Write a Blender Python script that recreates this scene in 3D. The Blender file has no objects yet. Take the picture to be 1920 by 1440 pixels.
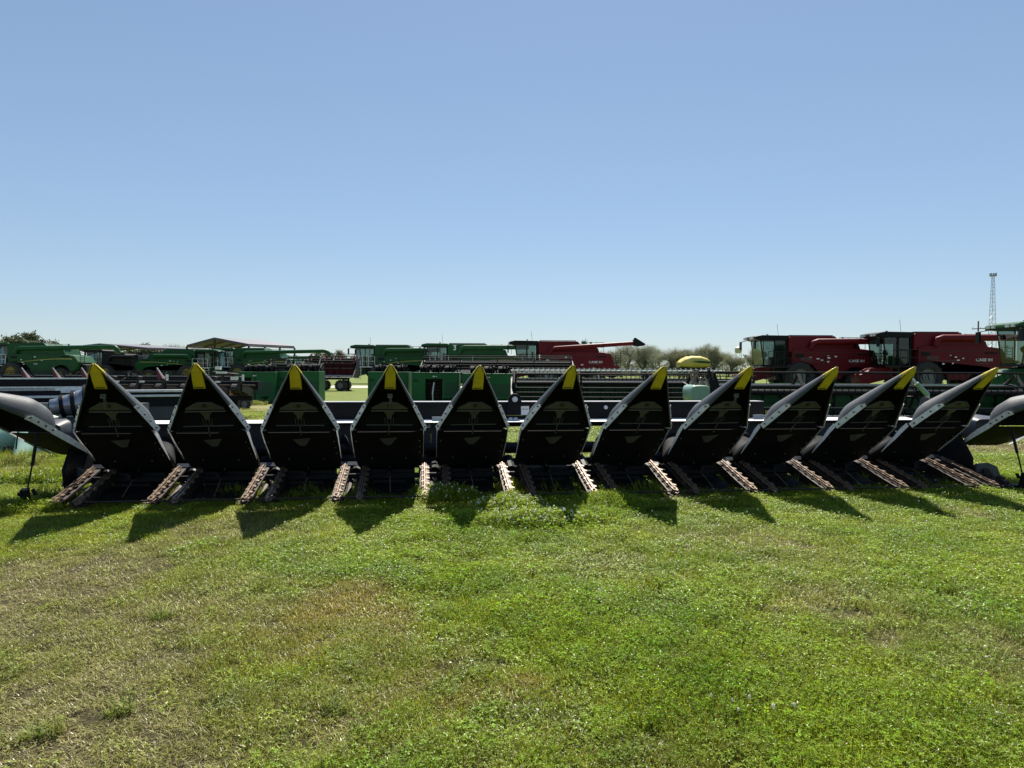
import bpy, bmesh, math, random
import numpy as np
from mathutils import Vector, Matrix, Euler
R = math.radians
rng = random.Random(7)
S = bpy.context.scene
# ------------------------------------------------------------------ camera, light, exposure
F = 1331.0; HOR = 692.9; HC = 1.484; ROLL = 0.004
PITCH = math.atan((720 - HOR) / F)
cam_d = bpy.data.cameras.new('camera'); cam = bpy.data.objects.new('camera', cam_d)
S.collection.objects.link(cam); S.camera = cam
cam_d.sensor_width = 36; cam_d.lens = F / 1920 * 36; cam_d.clip_end = 6000; cam_d.clip_start = .05
cam.matrix_world = Matrix.Translation((0, 0, HC)) @ Matrix.Rotation(math.pi/2 - PITCH, 4, 'X') @ Matrix.Rotation(ROLL, 4, 'Z')
SUN_EL, SUN_AZ = 55.5, 6.0          # azimuth measured from +Y towards +X
w = bpy.data.worlds.new('World'); S.world = w; w.use_nodes = True
nt = w.node_tree; bg = nt.nodes['Background']
sky = nt.nodes.new('ShaderNodeTexSky'); sky.sky_type = 'NISHITA'; sky.sun_disc = False
sky.sun_elevation = R(SUN_EL); sky.sun_rotation = R(SUN_AZ)
sky.air_density = 1.0; sky.dust_density = 0.15; sky.ozone_density = 2.2; sky.altitude = 0
tint = nt.nodes.new('ShaderNodeMix'); tint.data_type = 'RGBA'; tint.blend_type = 'MULTIPLY'; tint.inputs[0].default_value = 1
tint.inputs[7].default_value = (.915, 1.045, 1.20, 1)      # white balance of the clear blue sky
gm_ = nt.nodes.new('ShaderNodeGamma'); gm_.inputs[1].default_value = .62      # hazy spring air: flatter gradient
nt.links.new(sky.outputs[0], gm_.inputs[0]); nt.links.new(gm_.outputs[0], tint.inputs[6]); nt.links.new(tint.outputs[2], bg.inputs[0]); bg.inputs[1].default_value = 0.1
sd = bpy.data.lights.new('sun', 'SUN'); so = bpy.data.objects.new('sun', sd); S.collection.objects.link(so)
sd.energy = 5.0; sd.angle = R(0.5); sd.color = (1, .94, .83)
sdir = Vector((math.sin(R(SUN_AZ))*math.cos(R(SUN_EL)), math.cos(R(SUN_AZ))*math.cos(R(SUN_EL)), math.sin(R(SUN_EL))))
so.rotation_euler = sdir.to_track_quat('Z', 'Y').to_euler(); so.location = (0, 0, 30)
S.view_settings.view_transform = 'Standard'; S.view_settings.look = 'None'
S.view_settings.exposure = 0.9; S.view_settings.gamma = 1
S.render.engine = 'CYCLES'
try:
    S.cycles.max_bounces = 6; S.cycles.transparent_max_bounces = 12
except Exception: pass

# ------------------------------------------------------------------ pixel -> world helpers (photo pixels)
def at(px, py, Y):
    """world point seen at photo pixel (px,py), at depth Y"""
    dx, dy = px - 960, py - 720
    c, s = math.cos(-ROLL), math.sin(-ROLL)
    u, v = dx*c - dy*s, dx*s + dy*c
    yc = -v / F
    Yd = math.cos(PITCH) + yc*math.sin(PITCH); Zd = -math.sin(PITCH) + yc*math.cos(PITCH)
    t = Y / Yd
    return Vector((u / F * t, Y, HC + Zd * t))
def ground(px, py):
    a = at(px, py, 1.0) - Vector((0, 0, HC)); t = -HC / a.z
    return Vector((a.x*t, a.y*t, 0))
# ------------------------------------------------------------------ materials
MATS = {}
def mat(name, col, rough=.5, metal=0., var=.15, vscale=6., bump=.0, bscale=40., dirt=0., dirtcol=(.16, .12, .08), trans=0., coat=0., spec=.5):
    if name in MATS: return MATS[name]
    m = bpy.data.materials.new(name); m.use_nodes = True; n = m.node_tree; p = n.nodes['Principled BSDF']
    tc = n.nodes.new('ShaderNodeTexCoord')
    nz = n.nodes.new('ShaderNodeTexNoise'); nz.inputs['Scale'].default_value = vscale; nz.inputs['Detail'].default_value = 6
    oi = n.nodes.new('ShaderNodeObjectInfo'); sc_ = n.nodes.new('ShaderNodeMath'); sc_.operation = 'MULTIPLY'; sc_.inputs[1].default_value = 37.; n.links.new(oi.outputs['Random'], sc_.inputs[0])
    ov = n.nodes.new('ShaderNodeVectorMath'); n.links.new(tc.outputs['Object'], ov.inputs[0]); n.links.new(sc_.outputs[0], ov.inputs[1]); OC = ov.outputs[0]
    n.links.new(OC, nz.inputs['Vector'])
    mr = n.nodes.new('ShaderNodeMapRange'); mr.inputs[1].default_value = .3; mr.inputs[2].default_value = .7
    n.links.new(nz.outputs['Fac'], mr.inputs[0])
    mx = n.nodes.new('ShaderNodeMix'); mx.data_type = 'RGBA'
    mx.inputs[6].default_value = (*[c*(1-var) for c in col], 1); mx.inputs[7].default_value = (*[min(1, c*(1+var)) for c in col], 1)
    n.links.new(mr.outputs[0], mx.inputs[0]); out = mx.outputs[2]
    if dirt > 0:
        n2 = n.nodes.new('ShaderNodeTexNoise'); n2.inputs['Scale'].default_value = vscale*.6; n2.inputs['Detail'].default_value = 9; n2.inputs['Roughness'].default_value = .7
        n.links.new(OC, n2.inputs['Vector'])
        m2 = n.nodes.new('ShaderNodeMapRange'); m2.inputs[1].default_value = .45; m2.inputs[2].default_value = .75; m2.inputs[4].default_value = dirt
        n.links.new(n2.outputs['Fac'], m2.inputs[0])
        x2 = n.nodes.new('ShaderNodeMix'); x2.data_type = 'RGBA'; x2.inputs[7].default_value = (*dirtcol, 1)
        n.links.new(m2.outputs[0], x2.inputs[0]); n.links.new(out, x2.inputs[6]); out = x2.outputs[2]
        r2 = n.nodes.new('ShaderNodeMapRange'); r2.inputs[3].default_value = rough; r2.inputs[4].default_value = min(1, rough+.35)
        n.links.new(m2.outputs[0], r2.inputs[0]); n.links.new(r2.outputs[0], p.inputs['Roughness'])
    n.links.new(out, p.inputs['Base Color'])
    p.inputs['Roughness'].default_value = rough; p.inputs['Metallic'].default_value = metal
    p.inputs['Specular IOR Level'].default_value = spec
    if coat: p.inputs['Coat Weight'].default_value = coat
    if bump:
        b = n.nodes.new('ShaderNodeBump'); b.inputs['Strength'].default_value = bump; b.inputs['Distance'].default_value = .004
        nb = n.nodes.new('ShaderNodeTexNoise'); nb.inputs['Scale'].default_value = bscale; nb.inputs['Detail'].default_value = 5
        n.links.new(tc.outputs['Object'], nb.inputs['Vector']); n.links.new(nb.outputs['Fac'], b.inputs['Height'])
        n.links.new(b.outputs[0], p.inputs['Normal'])
    if trans:
        t = n.nodes.new('ShaderNodeBsdfTranslucent'); n.links.new(out, t.inputs['Color'])
        ms = n.nodes.new('ShaderNodeMixShader'); ms.inputs[0].default_value = trans
        o = n.nodes['Material Output']; n.links.new(p.outputs[0], ms.inputs[1]); n.links.new(t.outputs[0], ms.inputs[2]); n.links.new(ms.outputs[0], o.inputs[0])
    MATS[name] = m; return m
M_poly = mat('charcoal_plastic', (.055, .060, .068), .5, var=.12, vscale=5, bump=.6, bscale=260, dirt=.38, dirtcol=(.15, .135, .115))
M_black = mat('black_steel', (.006, .0063, .008), .5, var=.2, dirt=.25, dirtcol=(.022, .018, .015), spec=.18)
M_blackshade = mat('black_with_shade', (.006, .0062, .007), .7, var=.3, vscale=4, dirt=.5, dirtcol=(.020, .018, .014), spec=.12)  # near-black: shade of the snout insides put into the colour, shared by hoods
M_slate = mat('slate_steel', (.045, .05, .062), .42, var=.15, dirt=.3, dirtcol=(.07, .065, .06))
M_yel = mat('yellow_poly', (.60, .46, .02), .45, var=.08, vscale=12, dirt=.5, dirtcol=(.26, .19, .06))
M_strip = mat('galvanised_strip', (.78, .78, .78), .35, .25, var=.15, vscale=20, dirt=.3, dirtcol=(.25, .2, .15))
M_rust = mat('worn_rusty_steel', (.23, .165, .12), .36, .35, var=.5, vscale=35, dirt=.7, dirtcol=(.06, .03, .016))
M_rustd = mat('dark_rusty_steel', (.035, .026, .022), .6, .3, var=.4, vscale=25, dirt=.5, dirtcol=(.06, .032, .018))
M_olive = mat('olive_bracket_steel', (.075, .076, .07), .6, var=.15, dirt=.3)
M_white = mat('white_decal', (.75, .75, .73), .5, var=.05)
M_ink = mat('black_ink', (.02, .02, .02), .6)
M_chrome = mat('streaked_steel', (.30, .31, .33), .28, .7, var=.35, vscale=14)
M_lsteel = mat('bright_steel', (.66, .66, .66), .5, .0, var=.15, vscale=12)
M_tyre = mat('tyre_rubber', (.025, .024, .023), .85, var=.25, bump=.5, dirt=.4, dirtcol=(.1, .08, .06))
M_green = mat('green_paint', (.008, .062, .018), .45, var=.12, vscale=1.2, dirt=.25, dirtcol=(.025, .05, .018), spec=.2)
M_green2 = mat('picker_green_paint', (.014, .10, .032), .5, var=.12, vscale=2, dirt=.3, dirtcol=(.025, .05, .025), spec=.2)
M_greend = mat('dark_green_mesh', (.008, .05, .022), .7, var=.2, vscale=30)
M_greenl = mat('sun_bleached_green_plastic', (.19, .31, .23), .35, var=.15, vscale=4, dirt=.35, dirtcol=(.3, .36, .28), coat=.2)
M_stripe = mat('yellow_stripe', (.30, .27, .05), .5)
M_rimy = mat('yellow_rim', (.26, .19, .02), .6, dirt=.6, dirtcol=(.06, .05, .03))
M_rimg = mat('grey_rim', (.16, .16, .16), .5, dirt=.4)
M_red = mat('red_paint', (.125, .004, .010), .45, var=.12, vscale=1.2, dirt=.2, dirtcol=(.08, .012, .012), spec=.2)
M_redsn = mat('red_snout_plastic', (.14, .02, .018), .5, var=.15, vscale=5, dirt=.3)
M_tank = mat('yellow_tank_plastic', (.48, .40, .09), .6, var=.15, vscale=2, dirt=.4, dirtcol=(.25, .22, .1), spec=.3)
M_roofm = mat('metal_roofing', (.095, .07, .105), .6, .0, var=.1, vscale=1)
M_wood = mat('weathered_pole_wood', (.12, .09, .07), .8, var=.3)
M_galv = mat('tower_steel', (.36, .38, .40), .5, .5)
M_bark = mat('bark', (.09, .08, .07), .9, var=.3, vscale=3)
M_twig = mat('budding_twigs', (.21, .22, .13), .8, var=.4, vscale=.6, trans=.3)
M_leaf = mat('evergreen_leaves', (.085, .105, .05), .6, var=.4, vscale=.7, trans=.25)
M_gravel = mat('gravel', (.42, .39, .34), .9, var=.2, vscale=3, bump=.5)
M_flower = mat('clover_flower', (.8, .79, .62), .7, var=.1, trans=.3)
def glass_mat():
    m = bpy.data.materials.new('cab_glass'); m.use_nodes = True; n = m.node_tree; p = n.nodes['Principled BSDF']
    p.inputs['Base Color'].default_value = (.4, .45, .45, 1); p.inputs['Roughness'].default_value = .06
    tr = n.nodes.new('ShaderNodeBsdfTransparent'); tr.inputs[0].default_value = (.55, .63, .61, 1)
    gl = n.nodes.new('ShaderNodeBsdfGlossy'); gl.inputs[1].default_value = .04
    fr = n.nodes.new('ShaderNodeFresnel'); ms = n.nodes.new('ShaderNodeMixShader')
    n.links.new(fr.outputs[0], ms.inputs[0]); n.links.new(tr.outputs[0], ms.inputs[1]); n.links.new(gl.outputs[0], ms.inputs[2])
    n.links.new(ms.outputs[0], n.nodes['Material Output'].inputs[0]); return m
M_glass = glass_mat()
# ------------------------------------------------------------------ mesh builder
class MB:
    def __init__(s): s.v = []; s.f = []; s.mi = []; s.cur = 0; s.M = Matrix.Identity(4)
    def _add(s, vs, fs):
        b = len(s.v); s.v += [tuple(s.M @ Vector(p)) for p in vs]
        for f in fs: s.f.append([b+i for i in f]); s.mi.append(s.cur)
        return s
    def box(s, c, d, rot=None):
        hx, hy, hz = d[0]/2, d[1]/2, d[2]/2
        vs = [Vector((x, y, z)) for x in (-hx, hx) for y in (-hy, hy) for z in (-hz, hz)]
        if rot is not None:
            E = Euler(rot).to_matrix(); vs = [E @ p for p in vs]
        return s._add([p+Vector(c) for p in vs], [(0,1,3,2),(4,6,7,5),(0,4,5,1),(2,3,7,6),(0,2,6,4),(1,5,7,3)])
    def bb(s, x0, x1, y0, y1, z0, z1): return s.box(((x0+x1)/2, (y0+y1)/2, (z0+z1)/2), (abs(x1-x0), abs(y1-y0), abs(z1-z0)))
    def tube(s, p0, p1, r0, r1=None, n=10, cap=True):
        if r1 is None: r1 = r0
        p0, p1 = Vector(p0), Vector(p1); d = (p1-p0)
        if d.length < 1e-6: return s
        q = d.normalized(); a = q.orthogonal().normalized(); b = q.cross(a)
        vs = []
        for p, r in ((p0, r0), (p1, r1)):
            for i in range(n):
                t = 2*math.pi*i/n; vs.append(p + a*math.cos(t)*r + b*math.sin(t)*r)
        fs = [(i, (i+1) % n, n+(i+1) % n, n+i) for i in range(n)]
        if cap: fs += [tuple(range(n))[::-1], tuple(range(n, 2*n))]
        return s._add(vs, fs)
    def path(s, pts, r, n=8):
        pts = [Vector(p) for p in pts]; rs = r if isinstance(r, (list, tuple)) else [r]*len(pts)
        vs = []; prev = None
        for k, p in enumerate(pts):
            d = (pts[min(k+1, len(pts)-1)] - pts[max(k-1, 0)]).normalized()
            a = d.orthogonal().normalized() if prev is None else (prev - d*prev.dot(d)).normalized()
            prev = a; b = d.cross(a)
            for i in range(n):
                t = 2*math.pi*i/n; vs.append(p + a*math.cos(t)*rs[k] + b*math.sin(t)*rs[k])
        fs = []
        for k in range(len(pts)-1):
            for i in range(n): fs.append((k*n+i, k*n+(i+1) % n, (k+1)*n+(i+1) % n, (k+1)*n+i))
        fs += [tuple(range(n))[::-1], tuple(range((len(pts)-1)*n, len(pts)*n))]
        return s._add(vs, fs)
    def prism(s, poly, y0, y1, plane='xz'):
        """polygon extruded between y0 and y1 on the remaining axis"""
        n = len(poly)
        def P(a, b, c): return (a, c, b) if plane == 'xz' else ((c, a, b) if plane == 'yz' else (a, b, c))
        vs = [P(a, b, y0) for a, b in poly] + [P(a, b, y1) for a, b in poly]
        fs = [tuple(range(n)), tuple(range(n, 2*n))[::-1]] + [(i, n+i, n+(i+1) % n, (i+1) % n) for i in range(n)]
        return s._add(vs, fs)
    def loft(s, secs, closed=True, cap=True):
        n = len(secs[0]); vs = [p for q in secs for p in q]; fs = []
        for k in range(len(secs)-1):
            for i in range(n if closed else n-1):
                j = (i+1) % n; fs.append((k*n+i, k*n+j, (k+1)*n+j, (k+1)*n+i))
        if cap and closed: fs += [tuple(range(n))[::-1], tuple(range((len(secs)-1)*n, len(secs)*n))]
        return s._add(vs, fs)
    def ball(s, c, r, nu=12, nv=8):
        if not hasattr(r, '__len__'): r = (r, r, r)
        secs = []
        for k in range(nv+1):
            a = math.pi*k/nv; z = math.cos(a); q = max(math.sin(a), .001)
            secs.append([(c[0]+r[0]*q*math.cos(2*math.pi*i/nu), c[1]+r[1]*q*math.sin(2*math.pi*i/nu), c[2]+r[2]*z) for i in range(nu)])
        return s.loft(secs)
    def build(s, name, mats, parent=None, smooth=False, bevel=0, solid=0, autos=None):
        me = bpy.data.meshes.new(name); me.from_pydata(s.v, [], s.f)
        if not isinstance(mats, (list, tuple)): mats = [mats]
        for m in mats: me.materials.append(m)
        me.polygons.foreach_set('material_index', s.mi)
        bm = bmesh.new(); bm.from_mesh(me); bmesh.ops.recalc_face_normals(bm, faces=bm.faces)
        bm.to_mesh(me); bm.free()
        if smooth: me.polygons.foreach_set('use_smooth', [True]*len(me.polygons))
        if smooth and autos:
            try: me.set_sharp_from_angle(angle=R(autos))
            except Exception: pass
        o = bpy.data.objects.new(name, me); S.collection.objects.link(o)
        if parent is not None: o.parent = parent
        if solid:
            q = o.modifiers.new('solid', 'SOLIDIFY'); q.thickness = solid; q.offset = -1
        if bevel:
            q = o.modifiers.new('bev', 'BEVEL'); q.width = bevel; q.segments = 2; q.limit_method = 'ANGLE'
        return o
def empty(name, loc, rz=0, sc=1):
    o = bpy.data.objects.new(name, None); S.collection.objects.link(o); o.location = loc; o.rotation_euler = (0, 0, rz)
    o.scale = (sc, sc, sc); o.empty_display_size = .3; return o
def tag(o, label=None, cat=None, group=None, kind=None):
    if label: o['label'] = label
    if cat: o['category'] = cat
    if group: o['group'] = group
    if kind: o['kind'] = kind
    return o
def text_mesh(s, size, M, depth=.004):
    cu = bpy.data.curves.new('t', 'FONT'); cu.body = s; cu.size = size; cu.extrude = depth; cu.align_x = 'CENTER'; cu.align_y = 'CENTER'
    cu.offset = size*.02
    o = bpy.data.objects.new('t', cu); S.collection.objects.link(o)
    bpy.context.view_layer.update()
    me = bpy.data.meshes.new_from_object(o.evaluated_get(bpy.context.evaluated_depsgraph_get()))
    S.collection.objects.unlink(o); bpy.data.objects.remove(o)
    me.transform(M); return me
def text_obj(name, s, size, M, m, parent):
    me = text_mesh(s, size, M); me.materials.clear(); me.materials.append(m); me.name = name
    o = bpy.data.objects.new(name, me); S.collection.objects.link(o); o.parent = parent; return o
def copy_tree(o, parent=None):
    c = o.copy(); S.collection.objects.link(c)
    if parent is not None: c.parent = parent
    for ch in list(o.children):
        copy_tree(ch, c)
    return c

# ================================================================== GROUND
# patches of the lawn: (photo x, photo y, radius m, amount)
DRY = [(60,1110,1.1,.9),(230,1190,.9,.7),(130,1330,.7,.85),(40,1420,.5,.9),(330,1400,.5,.75),(430,990,.7,.55),(200,1060,.8,.6),(600,1380,.35,.4),
       (1295,935,.28,.9),(1810,965,.25,.9),(1600,1140,.6,.5),(1290,1010,.5,.3),(50,1280,.3,.4),(1890,1230,.5,.5),(1430,1020,.8,.35),(1150,1070,.5,.35),(480,765,2.5,.9),(60,880,.6,.6),(1880,840,1.6,.9)]
REDB = [(640,1140,.5,.7),(700,1180,.35,.6),(560,1200,.35,.5),(980,1290,.2,.7),(1500,1150,.3,.3),(1330,1440,.4,.35),(740,1290,.4,.35)]
LUSH = [(960,985,.9,1.),(870,1105,.55,.9),(1000,1150,.6,.7),(1400,1330,.6,.7),(1700,1400,.5,.7),(1130,950,.5,1.),(700,1060,.6,.5),(1180,1230,.5,.6),(1800,1100,.8,.4),(1300,1150,.7,.5),(1500,1230,.5,.5)]
def blobs_np(L, X, Y):
    m = np.zeros_like(X)
    for px, py, r, a in L:
        g = ground(px, py); d = np.hypot(X-g.x, (Y-g.y)*.8)/r
        t = np.clip(1.25-d, 0, 1); m = np.maximum(m, a*t*t*(3-2*t))
    return m
def blobs_nodes(n, L, geo):
    out = None
    for px, py, r, a in L:
        g = ground(px, py)
        mp = n.nodes.new('ShaderNodeMapping'); mp.vector_type = 'POINT'
        mp.inputs['Location'].default_value = (-g.x, -g.y*.8, 0); mp.inputs['Scale'].default_value = (1, .8, 0)
        n.links.new(geo, mp.inputs[0])
        ln = n.nodes.new('ShaderNodeVectorMath'); ln.operation = 'LENGTH'; n.links.new(mp.outputs[0], ln.inputs[0])
        mr = n.nodes.new('ShaderNodeMapRange'); mr.interpolation_type = 'SMOOTHSTEP'
        mr.inputs[1].default_value = 1.25*r; mr.inputs[2].default_value = .25*r; mr.inputs[3].default_value = 0; mr.inputs[4].default_value = a
        n.links.new(ln.outputs['Value'], mr.inputs[0])
        if out is None: out = mr.outputs[0]
        else:
            mm = n.nodes.new('ShaderNodeMath'); mm.operation = 'MAXIMUM'; n.links.new(out, mm.inputs[0]); n.links.new(mr.outputs[0], mm.inputs[1]); out = mm.outputs[0]
    return out
def lawn_mat(name, green, green2, dry, redb, trans, rough=.36, is_ground=False):
    m = bpy.data.materials.new(name); m.use_nodes = True; n = m.node_tree; p = n.nodes['Principled BSDF']
    ge = n.nodes.new('ShaderNodeNewGeometry'); pos = ge.outputs['Position']
    # a warped position breaks up the patch outlines
    nw = n.nodes.new('ShaderNodeTexNoise'); nw.inputs['Scale'].default_value = 2.2; nw.inputs['Detail'].default_value = 5; n.links.new(pos, nw.inputs['Vector'])
    sub = n.nodes.new('ShaderNodeVectorMath'); sub.operation = 'SUBTRACT'; sub.inputs[1].default_value = (.5, .5, .5); n.links.new(nw.outputs['Color'], sub.inputs[0])
    sc = n.nodes.new('ShaderNodeVectorMath'); sc.operation = 'SCALE'; sc.inputs['Scale'].default_value = 1.6; n.links.new(sub.outputs[0], sc.inputs[0])
    ad = n.nodes.new('ShaderNodeVectorMath'); n.links.new(pos, ad.inputs[0]); n.links.new(sc.outputs[0], ad.inputs[1]); wp = ad.outputs[0]
    n1 = n.nodes.new('ShaderNodeTexNoise'); n1.inputs['Scale'].default_value = .9; n1.inputs['Detail'].default_value = 7; n1.inputs['Roughness'].default_value = .65; n.links.new(pos, n1.inputs['Vector'])
    r1 = n.nodes.new('ShaderNodeMapRange'); r1.inputs[1].default_value = .40; r1.inputs[2].default_value = .60; n.links.new(n1.outputs['Fac'], r1.inputs[0])
    def mix(f, a, b):
        x = n.nodes.new('ShaderNodeMix'); x.data_type = 'RGBA'
        for i, v in ((6, a), (7, b)):
            if isinstance(v, tuple): x.inputs[i].default_value = (*v, 1)
            else: n.links.new(v, x.inputs[i])
        if isinstance(f, float): x.inputs[0].default_value = f
        else: n.links.new(f, x.inputs[0])
        return x.outputs[2]
    c = mix(r1.outputs[0], green, green2)
    # small scale dryness everywhere
    n3 = n.nodes.new('ShaderNodeTexNoise'); n3.inputs['Scale'].default_value = 3.5; n3.inputs['Detail'].default_value = 8; n3.inputs['Roughness'].default_value = .7; n.links.new(pos, n3.inputs['Vector'])
    r3 = n.nodes.new('ShaderNodeMapRange'); r3.inputs[1].default_value = .52; r3.inputs[2].default_value = .74; r3.inputs[4].default_value = .45; n.links.new(n3.outputs['Fac'], r3.inputs[0])
    c = mix(r3.outputs[0], c, dry)
    c = mix(blobs_nodes(n, REDB, wp), c, redb)
    c = mix(blobs_nodes(n, DRY, wp), c, dry)
    if not is_ground:
        oi = n.nodes.new('ShaderNodeObjectInfo')
        hsv = n.nodes.new('ShaderNodeHueSaturation')
        mrv = n.nodes.new('ShaderNodeMapRange'); mrv.inputs[3].default_value = .7; mrv.inputs[4].default_value = 1.3; n.links.new(oi.outputs['Random'], mrv.inputs[0]); n.links.new(mrv.outputs[0], hsv.inputs['Value'])
        n.links.new(c, hsv.inputs['Color']); c = hsv.outputs[0]
        # leaf to leaf colour
        na = n.nodes.new('ShaderNodeTexWhiteNoise'); na.noise_dimensions = '1D'
        atn = n.nodes.new('ShaderNodeAttribute'); atn.attribute_name = 'leafid'
        n.links.new(atn.outputs['Fac'], na.inputs['W'])
        mv = n.nodes.new('ShaderNodeMapRange'); mv.inputs[3].default_value = .45; mv.inputs[4].default_value = 1.6; n.links.new(na.outputs['Value'], mv.inputs[0])
        h2 = n.nodes.new('ShaderNodeHueSaturation'); n.links.new(c, h2.inputs['Color']); n.links.new(mv.outputs[0], h2.inputs['Value'])
        mh = n.nodes.new('ShaderNodeMapRange'); mh.inputs[3].default_value = .465; mh.inputs[4].default_value = .525; n.links.new(na.outputs['Value'], mh.inputs[0]); n.links.new(mh.outputs[0], h2.inputs['Hue'])
        c = h2.outputs[0]
    else:
        nf = n.nodes.new('ShaderNodeTexNoise'); nf.inputs['Scale'].default_value = 28; nf.inputs['Detail'].default_value = 6; nf.inputs['Roughness'].default_value = .8; n.links.new(pos, nf.inputs['Vector'])
        rf = n.nodes.new('ShaderNodeMapRange'); rf.inputs[1].default_value = .3; rf.inputs[2].default_value = .7; n.links.new(nf.outputs['Fac'], rf.inputs[0])
        d = n.nodes.new('ShaderNodeHueSaturation'); n.links.new(c, d.inputs['Color'])
        rv = n.nodes.new('ShaderNodeMapRange'); rv.inputs[3].default_value = .5; rv.inputs[4].default_value = 1.5; n.links.new(rf.outputs[0], rv.inputs[0]); n.links.new(rv.outputs[0], d.inputs['Value']); c = d.outputs[0]
        b = n.nodes.new('ShaderNodeBump'); b.inputs['Strength'].default_value = .8; b.inputs['Distance'].default_value = .03
        n.links.new(nf.outputs['Fac'], b.inputs['Height']); n.links.new(b.outputs[0], p.inputs['Normal'])
    n.links.new(c, p.inputs['Base Color']); p.inputs['Roughness'].default_value = rough; p.inputs['Specular IOR Level'].default_value = .1 if is_ground else .28
    if trans:
        t = n.nodes.new('ShaderNodeBsdfTranslucent'); n.links.new(c, t.inputs['Color'])
        ms = n.nodes.new('ShaderNodeMixShader'); ms.inputs[0].default_value = trans
        n.links.new(p.outputs[0], ms.inputs[1]); n.links.new(t.outputs[0], ms.inputs[2]); n.links.new(ms.outputs[0], n.nodes['Material Output'].inputs[0])
    return m
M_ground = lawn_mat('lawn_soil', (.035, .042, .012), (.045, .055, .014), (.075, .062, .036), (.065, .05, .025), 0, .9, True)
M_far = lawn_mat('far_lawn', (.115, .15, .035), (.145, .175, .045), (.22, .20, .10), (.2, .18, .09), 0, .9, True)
M_grass = lawn_mat('grass_blades', (.235, .285, .02), (.30, .33, .024), (.29, .265, .10), (.32, .235, .06), .48)
M_clov = lawn_mat('clover_leaves', (.165, .265, .018), (.25, .33, .022), (.24, .26, .05), (.25, .24, .04), .5)
M_straw = lawn_mat('dry_blades', (.20, .185, .055), (.24, .21, .065), (.265, .23, .105), (.25, .185, .06), .3)
M_weed = mat('green_weed', (.21, .25, .045), .5, var=.3, vscale=9, trans=.4)
# ground sheet: near soil under the blades and the same lawn running out to the horizon
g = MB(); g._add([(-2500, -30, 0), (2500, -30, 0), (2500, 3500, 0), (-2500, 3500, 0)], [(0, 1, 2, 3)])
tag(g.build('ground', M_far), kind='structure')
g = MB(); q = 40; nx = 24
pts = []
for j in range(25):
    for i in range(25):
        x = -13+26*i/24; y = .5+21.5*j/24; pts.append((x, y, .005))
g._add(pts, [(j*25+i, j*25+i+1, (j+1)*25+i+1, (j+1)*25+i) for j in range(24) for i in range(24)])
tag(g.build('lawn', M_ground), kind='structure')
ga = [ground(560, 729), ground(700, 729)]
g = MB(); g._add([(-120, 55, .006), (200, 57, .006), (200, 64, .006), (-120, 62, .006)], [(0, 1, 2, 3)])
tag(g.build('gravel_road', M_gravel), kind='structure')

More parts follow.
